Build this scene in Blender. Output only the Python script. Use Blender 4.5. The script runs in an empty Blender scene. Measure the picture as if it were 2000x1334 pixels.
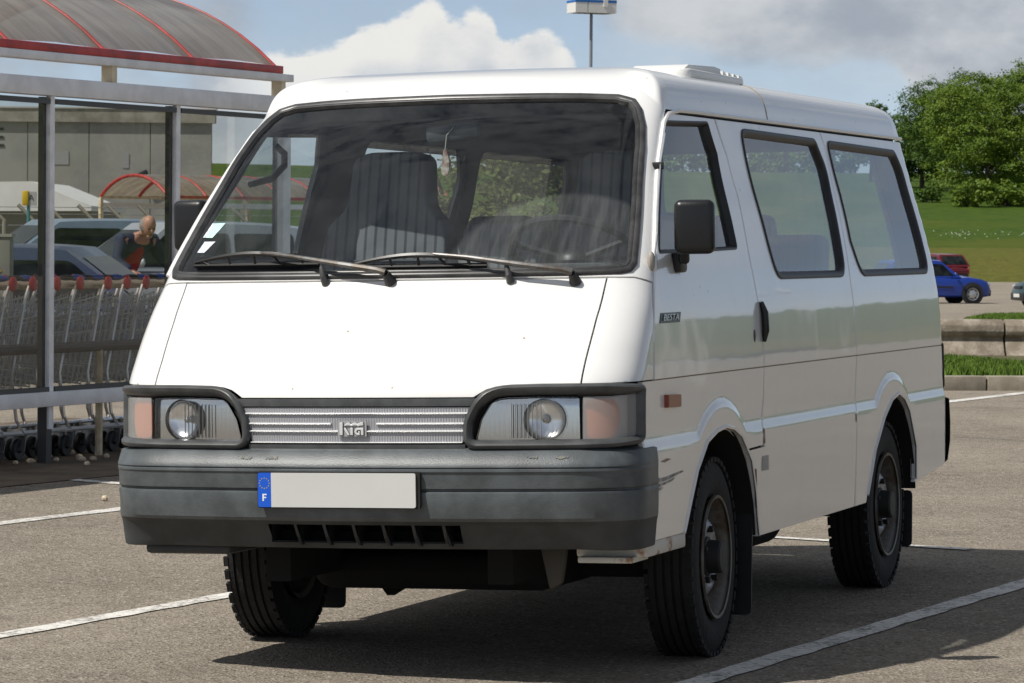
import bpy, bmesh, math, random
from mathutils import Vector, Matrix, geometry
random.seed(7)
sc = bpy.context.scene
col = sc.collection
R = math.radians
# ------------------------------------------------------------------ camera
CAM = (3.8733, -10.0843, 1.3344); YAW, PITCH, ROLL, FPX = .3243, -.0286, .0087, 7130.0
cd = bpy.data.cameras.new('camera'); cam = bpy.data.objects.new('camera', cd); col.objects.link(cam)
d_ = Vector((-math.sin(YAW)*math.cos(PITCH), math.cos(YAW)*math.cos(PITCH), math.sin(PITCH)))
r_ = Vector((math.cos(YAW), math.sin(YAW), 0)); u_ = r_.cross(d_)
r2 = math.cos(ROLL)*r_+math.sin(ROLL)*u_; u2 = -math.sin(ROLL)*r_+math.cos(ROLL)*u_
m = Matrix((r2, u2, -d_)).transposed().to_4x4(); m.translation = CAM
cam.matrix_world = m
cd.sensor_width = 36; cd.lens = 36*FPX/2000; cd.clip_start = .1; cd.clip_end = 6000
cd.dof.use_dof = True; cd.dof.focus_distance = 11.0; cd.dof.aperture_fstop = 32
sc.camera = cam
# ------------------------------------------------------------------ sun and sky
SUN = Vector((-.51, -.58, 1)).normalized()
sl = bpy.data.lights.new('sun', 'SUN'); sl.energy = 4.5; sl.angle = R(.55); sl.color = (1, .955, .88)
so = bpy.data.objects.new('sun', sl); col.objects.link(so)
so.rotation_euler = (-SUN).to_track_quat('-Z', 'Y').to_euler()
wd = bpy.data.worlds.new('World'); sc.world = wd; wd.use_nodes = True; wd.cycles.sampling_method = 'MANUAL'; wd.cycles.sample_map_resolution = 512
nt = wd.node_tree; nt.nodes.clear()
def N(tree, t, **k):
    n = tree.nodes.new(t)
    for a, b in k.items():
        if a == 'ins':
            for i, v in b.items(): n.inputs[i].default_value = v
        else: setattr(n, a, b)
    return n
def L(tree, a, b): tree.links.new(a, b)
def mth(tree, op, a, b=None, c=None):
    n = tree.nodes.new('ShaderNodeMath'); n.operation = op
    for i, v in enumerate((a, b, c)):
        if v is None: continue
        if isinstance(v, (int, float)): n.inputs[i].default_value = v
        else: tree.links.new(v, n.inputs[i])
    return n.outputs[0]
def mrange(tree, v, a, b, c=0., d=1., smooth=True):
    n = tree.nodes.new('ShaderNodeMapRange'); n.interpolation_type = 'SMOOTHSTEP' if smooth else 'LINEAR'
    tree.links.new(v, n.inputs[0]); 
    for i, x in zip((1, 2, 3, 4), (a, b, c, d)): n.inputs[i].default_value = x
    return n.outputs[0]
sky = N(nt, 'ShaderNodeTexSky'); sky.sky_type = 'NISHITA'; sky.sun_disc = False
sky.sun_elevation = math.asin(SUN.z); sky.sun_rotation = math.atan2(SUN.x, SUN.y)
sky.altitude = 100; sky.air_density = .5; sky.dust_density = 0.; sky.ozone_density = 4.0
bg1 = N(nt, 'ShaderNodeBackground', ins={'Strength': .096}); hsv = N(nt, 'ShaderNodeHueSaturation', ins={'Saturation': .66, 'Hue': .493}); L(nt, sky.outputs[0], hsv.inputs['Color']); L(nt, hsv.outputs[0], bg1.inputs['Color'])
tc = N(nt, 'ShaderNodeTexCoord'); sx = N(nt, 'ShaderNodeSeparateXYZ'); L(nt, tc.outputs['Generated'], sx.inputs[0])
az = mth(nt, 'ARCTAN2', sx.outputs[0], sx.outputs[1]); el = mth(nt, 'ARCSINE', sx.outputs[2])
mp = N(nt, 'ShaderNodeMapping'); mp.inputs['Scale'].default_value = (1, 1, 1.7); L(nt, tc.outputs['Generated'], mp.inputs[0])
def noise(scale, detail, rough=.55, off=(0, 0, 0), dist=0.):
    mm = N(nt, 'ShaderNodeMapping'); mm.inputs['Location'].default_value = off; L(nt, mp.outputs[0], mm.inputs[0])
    n = N(nt, 'ShaderNodeTexNoise', ins={'Scale': scale, 'Detail': detail, 'Roughness': rough, 'Distortion': dist}); L(nt, mm.outputs[0], n.inputs['Vector']); return n.outputs[0]
def AZ(px): return -YAW+(px-1000)/FPX
def EL(py): return (463-py)/FPX
def curve(tree, v, pts, a, b, lo, hi):
    """float curve over [a,b], values in [lo,hi]"""
    n = tree.nodes.new('ShaderNodeFloatCurve'); c = n.mapping.curves[0]
    P = [((x-a)/(b-a), (y-lo)/(hi-lo)) for x, y in pts]
    c.points[0].location = P[0]; c.points[1].location = P[-1]
    for q in P[1:-1]: c.points.new(*q)
    n.mapping.update()
    L(tree, mrange(tree, v, a, b, 0, 1, False), n.inputs['Value'])
    return mrange(tree, n.outputs[0], 0, 1, lo, hi, False)
nf = noise(34, 6, .62); nm = noise(16, 4, .58, (3, 1, 0)); nw = noise(2.6, 4, .55, (1, 2, 7))
# the cumulus bank in front of the camera: its outline as elevation over azimuth
top = curve(nt, az, [(AZ(380), EL(210)), (AZ(520), EL(120)), (AZ(610), EL(105)), (AZ(665), EL(85)), (AZ(705), EL(42)), (AZ(790), EL(38)), (AZ(835), EL(2)), (AZ(880), EL(25)), (AZ(940), EL(10)), (AZ(985), EL(62)), (AZ(1045), EL(38)), (AZ(1085), EL(62)), (AZ(1112), EL(105)), (AZ(1150), EL(190)), (AZ(1300), EL(260))], AZ(380), AZ(1300), EL(300), EL(-40))
edge = mth(nt, 'ADD', top, mth(nt, 'MULTIPLY', mth(nt, 'SUBTRACT', nf, .5), .024))
mc = mrange(nt, mth(nt, 'SUBTRACT', edge, el), -.0010, .0028)
lowfade = mrange(nt, el, .016, .05, .45, 1.)
mc = mth(nt, 'MULTIPLY', mth(nt, 'MULTIPLY', mc, lowfade), mth(nt, 'MULTIPLY', mrange(nt, az, AZ(370), AZ(560)), mrange(nt, az, AZ(1160), AZ(1090))))
# the grey deck to the right: fills the sky above a slanting base, and goes on overhead
base = curve(nt, az, [(AZ(1130), EL(-60)), (AZ(1190), EL(60)), (AZ(1300), EL(95)), (AZ(1450), EL(108)), (AZ(1600), EL(120)), (AZ(1690), EL(112)), (AZ(1770), EL(175)), (AZ(1860), EL(270)), (AZ(2300), EL(320))], AZ(1130), AZ(2300), EL(330), EL(-80))
deck = mrange(nt, mth(nt, 'SUBTRACT', el, mth(nt, 'ADD', base, mth(nt, 'MULTIPLY', mth(nt, 'SUBTRACT', nm, .5), .022))), -.006, .004)
deck = mth(nt, 'MULTIPLY', deck, mth(nt, 'MULTIPLY', mrange(nt, az, AZ(1120), AZ(1230)), mrange(nt, az, AZ(3400), AZ(2300))))
left = mth(nt, 'MULTIPLY', mrange(nt, az, AZ(560), AZ(430)), mrange(nt, nm, .28, .50))
# broken cloud over the rest of the sky, of the same kind
allc = mth(nt, 'MULTIPLY', mrange(nt, nw, .58, .76), mrange(nt, el, .07, .16))
cover = mth(nt, 'MAXIMUM', mth(nt, 'MAXIMUM', mth(nt, 'MULTIPLY', deck, .95), mth(nt, 'MULTIPLY', left, .85)), mth(nt, 'MULTIPLY', allc, .9))
# thin veil near the horizon
veil = mth(nt, 'MULTIPLY', mrange(nt, nm, .25, .75), .55)
cover = mth(nt, 'MAXIMUM', cover, veil)
shade = mrange(nt, mth(nt, 'ADD', mth(nt, 'MULTIPLY', nm, .6), mth(nt, 'MULTIPLY', nf, .4)), .38, .66)
gcol = N(nt, 'ShaderNodeMix', data_type='RGBA'); L(nt, shade, gcol.inputs[0]); gcol.inputs[6].default_value = (.35, .39, .45, 1); gcol.inputs[7].default_value = (.62, .64, .66, 1)
wcol = N(nt, 'ShaderNodeMix', data_type='RGBA'); wcol.inputs[6].default_value = (.42, .48, .57, 1); wcol.inputs[7].default_value = (.83, .825, .80, 1)
depthin = mrange(nt, mth(nt, 'SUBTRACT', edge, el), .0, .03, .32, 0.)
L(nt, mrange(nt, mth(nt, 'ADD', mth(nt, 'ADD', mth(nt, 'MULTIPLY', nm, .40), mth(nt, 'MULTIPLY', nf, .75)), depthin), .50, .86), wcol.inputs[0])
bg2 = N(nt, 'ShaderNodeBackground', ins={'Strength': 1.0}); L(nt, gcol.outputs[2], bg2.inputs['Color'])
bg3 = N(nt, 'ShaderNodeBackground', ins={'Strength': 1.0}); L(nt, wcol.outputs[2], bg3.inputs['Color'])
mx = N(nt, 'ShaderNodeMixShader'); L(nt, cover, mx.inputs[0]); L(nt, bg1.outputs[0], mx.inputs[1]); L(nt, bg2.outputs[0], mx.inputs[2])
mx2 = N(nt, 'ShaderNodeMixShader'); L(nt, mc, mx2.inputs[0]); L(nt, mx.outputs[0], mx2.inputs[1]); L(nt, bg3.outputs[0], mx2.inputs[2])
wo = N(nt, 'ShaderNodeOutputWorld'); L(nt, mx2.outputs[0], wo.inputs[0])
vs = sc.view_settings; vs.view_transform = 'Standard'; vs.look = 'None'; vs.exposure = 0; vs.gamma = 1; vs.use_curve_mapping = False
sc.render.engine = 'CYCLES'
sc.cycles.max_bounces = 7; sc.cycles.diffuse_bounces = 3; sc.cycles.glossy_bounces = 4; sc.cycles.transmission_bounces = 4; sc.cycles.transparent_max_bounces = 18; sc.cycles.caustics_reflective = False; sc.cycles.caustics_refractive = False
# pixel helpers for placing far things on their own ground, at their own distance
def ray(px, py): return d_+r2*((px-1000)/FPX)-u2*((py-667)/FPX)
def at(px, py, dep): return Vector(CAM)+ray(px, py)*dep
# ------------------------------------------------------------------ materials
MATS = {}
def mat(name, color=(.5, .5, .5), rough=.5, metal=0., spec=.5, coat=0., noise_amt=0., noise_scale=20., bump=0., bump_scale=60., emit=None, trans=0., alpha=1., detail=6, color2=None, mix_lo=.35, mix_hi=.65, coat_rough=.05):
    if name in MATS: return MATS[name]
    M = bpy.data.materials.new(name); M.use_nodes = True; t = M.node_tree; p = t.nodes['Principled BSDF']
    c = (*color, 1) if len(color) == 3 else color
    p.inputs['Base Color'].default_value = c; p.inputs['Roughness'].default_value = rough; p.inputs['Metallic'].default_value = metal
    p.inputs['Specular IOR Level'].default_value = spec; p.inputs['Coat Weight'].default_value = coat; p.inputs['Coat Roughness'].default_value = coat_rough
    p.inputs['Transmission Weight'].default_value = trans; p.inputs['Alpha'].default_value = alpha
    if noise_amt or bump or color2:
        g = N(t, 'ShaderNodeTexCoord')
    if noise_amt or color2:
        n = N(t, 'ShaderNodeTexNoise', ins={'Scale': noise_scale, 'Detail': detail, 'Roughness': .6}); L(t, g.outputs['Object'], n.inputs['Vector'])
        mxx = N(t, 'ShaderNodeMix', data_type='RGBA')
        a = color2 if color2 else tuple(x*(1-noise_amt) for x in color); b = color if color2 else tuple(min(1, x*(1+noise_amt)) for x in color)
        mxx.inputs[6].default_value = (*a, 1); mxx.inputs[7].default_value = (*b, 1)
        L(t, mrange(t, n.outputs[0], mix_lo, mix_hi), mxx.inputs[0]); L(t, mxx.outputs[2], p.inputs['Base Color'])
    if bump:
        n2 = N(t, 'ShaderNodeTexNoise', ins={'Scale': bump_scale, 'Detail': 4}); L(t, g.outputs['Object'], n2.inputs['Vector'])
        bp = N(t, 'ShaderNodeBump', ins={'Strength': bump, 'Distance': .01}); L(t, n2.outputs[0], bp.inputs['Height']); L(t, bp.outputs[0], p.inputs['Normal'])
    if emit: p.inputs['Emission Color'].default_value = (*emit[:3], 1); p.inputs['Emission Strength'].default_value = emit[3]
    MATS[name] = M; return M
def glass(name, tint=(.85, .9, .88), dirt=.06, dirt_scale=6., dirt_col=(.55, .55, .52), ior=1.5, rough=.0, base_dirt=.02, refl=1.0, streak=False, ribs=0., blob=None):
    if name in MATS: return MATS[name]
    M = bpy.data.materials.new(name); M.use_nodes = True; t = M.node_tree; t.nodes.clear()
    o = N(t, 'ShaderNodeOutputMaterial'); tr = N(t, 'ShaderNodeBsdfTransparent'); tr.inputs[0].default_value = (*tint, 1)
    gl = N(t, 'ShaderNodeBsdfGlossy'); gl.inputs['Roughness'].default_value = rough; gl.inputs['Color'].default_value = (refl, refl, refl, 1)
    lw = N(t, 'ShaderNodeLayerWeight', ins={'Blend': .5}); f2 = mth(t, 'MULTIPLY_ADD', mth(t, 'POWER', lw.outputs['Facing'], 4.6), .93, .045)
    ms = N(t, 'ShaderNodeMixShader'); L(t, f2, ms.inputs[0]); L(t, tr.outputs[0], ms.inputs[1]); L(t, gl.outputs[0], ms.inputs[2])
    df = N(t, 'ShaderNodeBsdfDiffuse'); df.inputs[0].default_value = (*dirt_col, 1)
    g = N(t, 'ShaderNodeTexCoord')
    if ribs:
        wv = N(t, 'ShaderNodeTexWave', ins={'Scale': ribs}); wv.bands_direction = 'X'; L(t, g.outputs['Object'], wv.inputs[0]); bpn = N(t, 'ShaderNodeBump', ins={'Strength': .5, 'Distance': .004}); L(t, wv.outputs[1], bpn.inputs['Height']); L(t, bpn.outputs[0], gl.inputs['Normal'])
    n = N(t, 'ShaderNodeTexNoise', ins={'Scale': dirt_scale, 'Detail': 8, 'Roughness': .65})
    if streak:
        mpp = N(t, 'ShaderNodeMapping'); mpp.inputs['Scale'].default_value = (3, 1, .5); L(t, g.outputs['Object'], mpp.inputs[0]); L(t, mpp.outputs[0], n.inputs['Vector'])
    else: L(t, g.outputs['Object'], n.inputs['Vector'])
    k = mrange(t, n.outputs[0], .40, .8, base_dirt, base_dirt+dirt)
    if blob:
        vd = N(t, 'ShaderNodeVectorMath', operation='DISTANCE'); L(t, g.outputs['Object'], vd.inputs[0]); vd.inputs[1].default_value = blob[0]
        mps = N(t, 'ShaderNodeMapping'); mps.inputs['Scale'].default_value = (26, 3, 3); L(t, g.outputs['Object'], mps.inputs[0]); ns = N(t, 'ShaderNodeTexNoise', ins={'Scale': 1., 'Detail': 6, 'Roughness': .7}); L(t, mps.outputs[0], ns.inputs[0])
        k = mth(t, 'ADD', k, mth(t, 'MULTIPLY', mrange(t, vd.outputs['Value'], blob[1], blob[1]*.93), mrange(t, ns.outputs[0], .35, .75, blob[2]*.3, blob[2])))
    m2 = N(t, 'ShaderNodeMixShader'); L(t, k, m2.inputs[0]); L(t, ms.outputs[0], m2.inputs[1]); L(t, df.outputs[0], m2.inputs[2]); L(t, m2.outputs[0], o.inputs[0])
    MATS[name] = M; return M
# ------------------------------------------------------------------ object helpers
def tag(o, label=None, cat=None, group=None, kind=None):
    if label: o['label'] = label
    if cat: o['category'] = cat
    if group: o['group'] = group
    if kind: o['kind'] = kind
    return o
def empty(name, loc=(0, 0, 0), rz=0.):
    o = bpy.data.objects.new(name, None); col.objects.link(o); o.location = loc; o.rotation_euler = (0, 0, rz); o.empty_display_size = .2; return o
def link(name, me, parent=None, m=None):
    o = bpy.data.objects.new(name, me); col.objects.link(o); o.parent = parent
    if m is not None and not me.materials: me.materials.append(m)
    return o
def mk(name, V, F, m=None, parent=None, smooth=False, nrm=None, ang=None):
    me = bpy.data.meshes.new(name); me.from_pydata([tuple(v) for v in V], [], F); me.validate(clean_customdata=False)
    if smooth or nrm: me.shade_smooth()
    if nrm: me.normals_split_custom_set_from_vertices([tuple(n) for n in nrm])
    elif ang: me.set_sharp_from_angle(angle=R(ang))
    return link(name, me, parent, m)
def copy_tree(o, parent=None):
    c = o.copy(); col.objects.link(c); c.parent = parent
    for k in [x for x in o.children]: copy_tree(k, c)
    return c
class MB:
    """collects shapes into one mesh"""
    def __init__(s): s.V = []; s.F = []
    def add(s, V, F):
        k = len(s.V); s.V += [Vector(v) for v in V]; s.F += [tuple(i+k for i in f) for f in F]; return s
    def box(s, a, b):
        x0, y0, z0 = a; x1, y1, z1 = b
        return s.add([(x0, y0, z0), (x1, y0, z0), (x1, y1, z0), (x0, y1, z0), (x0, y0, z1), (x1, y0, z1), (x1, y1, z1), (x0, y1, z1)], [(0, 3, 2, 1), (4, 5, 6, 7), (0, 1, 5, 4), (1, 2, 6, 5), (2, 3, 7, 6), (3, 0, 4, 7)])
    def obox(s, c, ax, ay, az_, hx, hy, hz):
        c = Vector(c); V = []
        for dz in (-1, 1):
            for dx, dy in ((-1, -1), (1, -1), (1, 1), (-1, 1)): V.append(c+ax*hx*dx+ay*hy*dy+az_*hz*dz)
        return s.add(V, [(0, 3, 2, 1), (4, 5, 6, 7), (0, 1, 5, 4), (1, 2, 6, 5), (2, 3, 7, 6), (3, 0, 4, 7)])
    def bar(s, a, b, w, h, up=(0, 0, 1)):
        a = Vector(a); b = Vector(b); t = (b-a).normalized(); up = Vector(up)
        if abs(t.dot(up)) > .98: up = Vector((0, 1, 0))
        n = t.cross(up).normalized(); u = n.cross(t)
        return s.obox((a+b)/2, t, n, u, (b-a).length/2, w/2, h/2)
    def tube(s, pts, r, n=8, closed=False, cap=True):
        pts = [Vector(p) for p in pts]; m_ = len(pts); V = []; F = []; prev = None
        for i, p in enumerate(pts):
            a = pts[(i-1) % m_] if (closed or i > 0) else p; b = pts[(i+1) % m_] if (closed or i < m_-1) else p
            t = (b-a).normalized()
            if prev is None:
                up = Vector((0, 0, 1)) if abs(t.z) < .9 else Vector((1, 0, 0)); x = t.cross(up).normalized()
            else:
                x = (prev-t*prev.dot(t)).normalized()
            prev = x; y = t.cross(x); rr = r[i] if isinstance(r, (list, tuple)) else r
            for k in range(n):
                q = 2*math.pi*k/n; V.append(p+x*math.cos(q)*rr+y*math.sin(q)*rr)
        for i in range(m_ if closed else m_-1):
            for k in range(n):
                a = i*n+k; b = i*n+(k+1) % n; c = ((i+1) % m_)*n+(k+1) % n; d = ((i+1) % m_)*n+k; F.append((a, b, c, d))
        if cap and not closed: F.append(tuple(range(n-1, -1, -1))); F.append(tuple((m_-1)*n+k for k in range(n)))
        return s.add(V, F)
    def lathe(s, prof, c, axis, n=32, closed=False):
        """prof: (axial, radius)"""
        c = Vector(c); ax = Vector(axis).normalized(); x = ax.orthogonal().normalized(); y = ax.cross(x); V = []; F = []
        for a, r in prof:
            for k in range(n):
                q = 2*math.pi*k/n; V.append(c+ax*a+x*math.cos(q)*r+y*math.sin(q)*r)
        mm = len(prof)
        for i in range(mm if closed else mm-1):
            for k in range(n): F.append((i*n+k, i*n+(k+1) % n, ((i+1) % mm)*n+(k+1) % n, ((i+1) % mm)*n+k))
        return s.add(V, F)
    def prism(s, poly, o, ax, ay, nrm, t):
        """2-d outline poly extruded by t along nrm"""
        o = Vector(o); ax = Vector(ax); ay = Vector(ay); nrm = Vector(nrm); n = len(poly)
        V = [o+ax*p[0]+ay*p[1] for p in poly]; V += [v+nrm*t for v in V]
        F = [tuple(range(n-1, -1, -1)), tuple(range(n, 2*n))]+[(i, (i+1) % n, n+(i+1) % n, n+i) for i in range(n)]
        return s.add(V, F)
    def sphere(s, c, r, nu=16, nv=10, sc_=(1, 1, 1)):
        V = []; F = []
        for j in range(nv+1):
            th = math.pi*j/nv
            for i in range(nu):
                ph = 2*math.pi*i/nu; V.append((c[0]+r*sc_[0]*math.sin(th)*math.cos(ph), c[1]+r*sc_[1]*math.sin(th)*math.sin(ph), c[2]+r*sc_[2]*math.cos(th)))
        for j in range(nv):
            for i in range(nu): F.append((j*nu+i, (j+1)*nu+i, (j+1)*nu+(i+1) % nu, j*nu+(i+1) % nu))
        return s.add(V, F)
    def build(s, name, m=None, parent=None, smooth=False, ang=35, bevel=0., seg=2, fix=True):
        me = bpy.data.meshes.new(name); me.from_pydata([tuple(v) for v in s.V], [], s.F)
        if fix or bevel:
            bm = bmesh.new(); bm.from_mesh(me)
            bmesh.ops.remove_doubles(bm, verts=bm.verts, dist=1e-5)
            bmesh.ops.recalc_face_normals(bm, faces=bm.faces)
            if bevel:
                es = [e for e in bm.edges if len(e.link_faces) == 2 and e.calc_face_angle(0) > R(28)]
                bmesh.ops.bevel(bm, geom=es, offset=bevel, segments=seg, affect='EDGES', profile=.5, clamp_overlap=True)
            bm.to_mesh(me); bm.free()
        if smooth or bevel: me.shade_smooth(); me.set_sharp_from_angle(angle=R(ang))
        return link(name, me, parent, m)
def roundpoly(P, r, n=5):
    """round the corners of a closed 2-d outline; r a number or one per corner"""
    out = []; k = len(P)
    for i in range(k):
        p = Vector(P[i]).to_2d() if len(P[i]) > 2 else Vector(P[i]); a = Vector(P[i-1]); b = Vector(P[(i+1) % k]); rr = r[i] if isinstance(r, (list, tuple)) else r
        da = (a-p); db = (b-p); la = da.length; lb = db.length
        if rr <= 0: out.append(p); continue
        d = min(rr, la*.45, lb*.45); A = p+da/la*d; B = p+db/lb*d
        for j in range(n+1):
            t = j/n; out.append(A*(1-t)**2+p*2*t*(1-t)+B*t*t)
    return [tuple(v) for v in out]
def resample(P, step, closed=True):
    out = []; n = len(P)
    for i in range(n if closed else n-1):
        a = Vector(P[i]); b = Vector(P[(i+1) % n]); k = max(1, int(math.ceil((b-a).length/step)))
        for j in range(k): out.append(tuple(a+(b-a)*(j/k)))
    if not closed: out.append(tuple(P[-1]))
    return out
def area2(P): return sum(P[i-1][0]*P[i][1]-P[i][0]*P[i-1][1] for i in range(len(P)))/2
def offset2(P, d):
    """move a closed 2-d outline inwards by d"""
    n = len(P); sg = 1 if area2(P) > 0 else -1; out = []
    for i in range(n):
        a = Vector(P[i-1]); p = Vector(P[i]); b = Vector(P[(i+1) % n]); e1 = (p-a); e2 = (b-p)
        if e1.length < 1e-9: e1 = e2
        if e2.length < 1e-9: e2 = e1
        e1.normalize(); e2.normalize(); n1 = Vector((-e1.y, e1.x))*sg; n2 = Vector((-e2.y, e2.x))*sg; q = n1+n2
        if q.length < 1e-6: q = n1
        q.normalize(); c = max(.45, q.dot(n1)); out.append(tuple(p+q*(d/c)))
    return out
def inside(P, x, y):
    c = False; j = len(P)-1
    for i in range(len(P)):
        xi, yi = P[i][0], P[i][1]; xj, yj = P[j][0], P[j][1]
        if (yi > y) != (yj > y) and x < (xj-xi)*(y-yi)/(yj-yi)+xi: c = not c
        j = i
    return c
def segdist(P, x, y):
    best = 1e9
    for i in range(len(P)):
        ax, ay = P[i-1][0], P[i-1][1]; bx, by = P[i][0], P[i][1]; dx, dy = bx-ax, by-ay; l = dx*dx+dy*dy
        t = 0 if l == 0 else max(0, min(1, ((x-ax)*dx+(y-ay)*dy)/l)); q = (x-ax-t*dx)**2+(y-ay-t*dy)**2
        if q < best: best = q
    return math.sqrt(best)
# ================================================================== THE VAN
def herm(tab):
    xs=[t[0] for t in tab]; ys=[t[1] for t in tab]; n=len(xs)
    m=[0]*n
    for i in range(n):
        if i==0: m[i]=(ys[1]-ys[0])/(xs[1]-xs[0])
        elif i==n-1: m[i]=(ys[-1]-ys[-2])/(xs[-1]-xs[-2])
        else:
            a=(ys[i]-ys[i-1])/(xs[i]-xs[i-1]); b=(ys[i+1]-ys[i])/(xs[i+1]-xs[i])
            m[i]=0 if a*b<=0 else 2*a*b/(a+b)
    def f(x):
        if x<=xs[0]: return ys[0]+m[0]*(x-xs[0])
        if x>=xs[-1]: return ys[-1]+m[-1]*(x-xs[-1])
        lo=0
        while xs[lo+1]<x: lo+=1
        h=xs[lo+1]-xs[lo]; t=(x-xs[lo])/h
        return (2*t**3-3*t*t+1)*ys[lo]+(t**3-2*t*t+t)*h*m[lo]+(-2*t**3+3*t*t)*ys[lo+1]+(t**3-t*t)*h*m[lo+1]
    return f
def sst(a,b,x):
    t=max(0,min(1,(x-a)/(b-a))); return t*t*(3-2*t)
ZG=1.7476
fw=herm([(.33,.814),(.5,.821),(.70,.826),(.914,.826),(1.0,.824),(1.10,.818),(1.205,.803),(1.25,.795),(1.40,.763),(1.545,.727),(1.72,.688),(1.7476,.682)])
fR=herm([(.3,.14),(.9,.137),(1.2,.115),(1.4,.11),(1.7476,.098)])
fyb=herm([(.30,.10),(.70,.095),(.86,.098),(.90,.110),(1.0,.183),(1.1,.270),(1.2,.360),(1.25,.40),(1.4,.543),(1.545,.685),(1.6,.74),(1.72,.885),(1.7476,.925)])
fSy=herm([(.3,.165),(.9,.165),(1.2,.13),(1.4,.12),(1.545,.11),(1.7476,.11)])
fbow=herm([(.3,.07),(.9,.07),(1.25,.085),(1.7476,.085)])
fyr=herm([(.3,4.66),(.914,4.62),(1.21,4.60),(1.7476,4.52)])
RR=.10
ARCH=((1.125,.335,.412),(3.59,.335,.415))
def bez(a,b,c,d,t):
    u=1-t; return u*u*u*a+3*u*u*t*b+3*u*t*t*c+t*t*t*d
def plan(s,w,R,yb,Sy,b,yr,rr):
    xk=w-R; sg=1 if s>=0 else -1; s=abs(s)
    if s<=1: x=s*xk; y=yb-b+b*s*s
    elif s<=2:
        t=s-1; m=2*b/xk; k=.55
        x=bez(xk,xk+R*k,w,w,t); y=bez(yb,yb+m*R*k,yb+Sy*(1-k),yb+Sy,t)
    elif s<=3: t=s-2; x=w; y=yb+Sy+(yr-rr-yb-Sy)*t
    elif s<=4:
        t=(s-3)*math.pi/2; x=w-rr+rr*math.cos(t); y=yr-rr+rr*math.sin(t)
    else: t=s-4; x=(w-rr)*(1-t); y=yr+.03*(1-(1-t)**2)
    return sg*x,y
def lower(y,z):
    a=sst(.742,.700,z)
    f=0
    for (cy,cz,r) in ARCH:
        d=math.hypot(y-cy,(z-cz)*1.0)
        f=max(f,sst(r+.085,r+.05,d))
    return .009*max(a,f)
def S(s,z):
    w=fw(z)
    x,y=plan(s,w,fR(z),fyb(z),fSy(z),fbow(z),fyr(z),RR)
    a=abs(s)
    if 1.4<a<3.6:
        k=sst(1.4,2.0,a)*sst(3.6,3.1,a)
        x+=(1 if s>0 else -1)*lower(y,z)*k
    return (x,y,z)
def s_of_y(y,z):
    y3=fyb(z)+fSy(z); return 2+(y-y3)/(fyr(z)-RR-y3)
def s_of_x(x,z):
    sg=1 if x>=0 else -1;x=abs(x);w=fw(z);R=fR(z);xk=w-R
    if x<=xk: return sg*x/xk
    lo,hi=0.,1.
    for _ in range(30):
        m=(lo+hi)/2
        if bez(xk,xk+R*.55,w,w,m)<x: lo=m
        else: hi=m
    return sg*(1+lo)
FT = {
'D1': [(2.001, 1.732), (2.001, 1.634), (1.916, 1.552), (1.853, 1.407), (1.874, 1.282), (1.878, 1.22), (2.006, 1.052), (2.025, 0.91)],
'DR': [(2.17, 1.753), (2.222, 1.621), (2.253, 1.484), (2.276, 1.291), (2.292, 1.177), (2.313, 1.041), (2.332, 0.909), (2.329, 0.802), (2.32, 0.719), (2.325, 0.654)],
'SR': [(2.603, 1.739), (2.621, 1.675), (2.631, 1.428), (2.632, 1.163), (2.648, 0.918), (2.636, 0.713), (2.629, 0.367)],
'sill': [(2.308, 0.352), (2.431, 0.355), (2.674, 0.358)],
'rq': [(2.865, 0.384), (2.984, 0.417)],
'dg': [(2.008, 1.709), (2.078, 1.715), (2.151, 1.722), (2.189, 1.618), (2.24, 1.303), (2.114, 1.294), (2.008, 1.291), (2.005, 1.313), (2.003, 1.407), (2.009, 1.553)],
'w1': [(2.274, 1.708), (2.575, 1.702), (2.608, 1.598), (2.613, 1.205), (2.366, 1.205), (2.343, 1.313), (2.309, 1.505)],
'w2': [(2.63, 1.701), (2.955, 1.693), (2.972, 1.624), (2.974, 1.207), (2.678, 1.205), (2.654, 1.333), (2.649, 1.505)],
'farch': [(2.097, 0.417), (2.112, 0.507), (2.131, 0.613), (2.159, 0.699), (2.21, 0.734), (2.253, 0.696), (2.28, 0.61), (2.295, 0.505)],
'rarch': [(2.679, 0.4), (2.706, 0.547), (2.742, 0.665), (2.8, 0.745), (2.841, 0.676), (2.87, 0.53), (2.872, 0.388)],
'rep': [(2.053, 0.863), (2.087, 0.859), (2.087, 0.821), (2.053, 0.824)],
'badge': [(2.018, 1.108), (2.067, 1.11), (2.074, 1.078), (2.025, 1.079)],
'handle': [(2.306, 1.129), (2.322, 0.993)],
}
def zt(a): return ZG+.062*(1-sst(1.05, 2.0, a))
ROOF = [(0, 0, 0), (.012, .003, .014), (.05, .012, .06), (.08, .028, .11), (.105, .062, .18), (.122, .125, .28), (.134, .24, .44), (.142, .40, .64), (.146, .56, .82), (.147, .675, .97)]
rs = herm([(i, t[1]) for i, t in enumerate(ROOF)]); rh = herm([(i, t[0]) for i, t in enumerate(ROOF)]); rf = herm([(i, t[2]) for i, t in enumerate(ROOF)])
def SRF(s, v):
    a = abs(s); z0 = zt(a); P = S(s, z0); gs = rs(v)/.682; gf = min(1, rf(v)/.95)
    g = gs+(gf-gs)*(1-sst(.8, 2.3, a)); g = g+(.75*gf+.25*gs-g)*sst(2.9, 4, a)
    return (P[0]*(1-g), P[1]+(max(1.85, min(3.9, P[1]))-P[1])*g, z0+(1.917-z0)*rh(v)/.147)
UK = [(0, 0), (1, .69), (2, .91), (3, 4.85), (4, 5.02), (5, 5.74)]
def U(s):
    sg = 1 if s >= 0 else -1; s = abs(s)
    for (a, b), (c, d) in zip(UK, UK[1:]):
        if s <= c: return sg*(b+(d-b)*(s-a)/(c-a))
    return sg*UK[-1][1]
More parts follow.
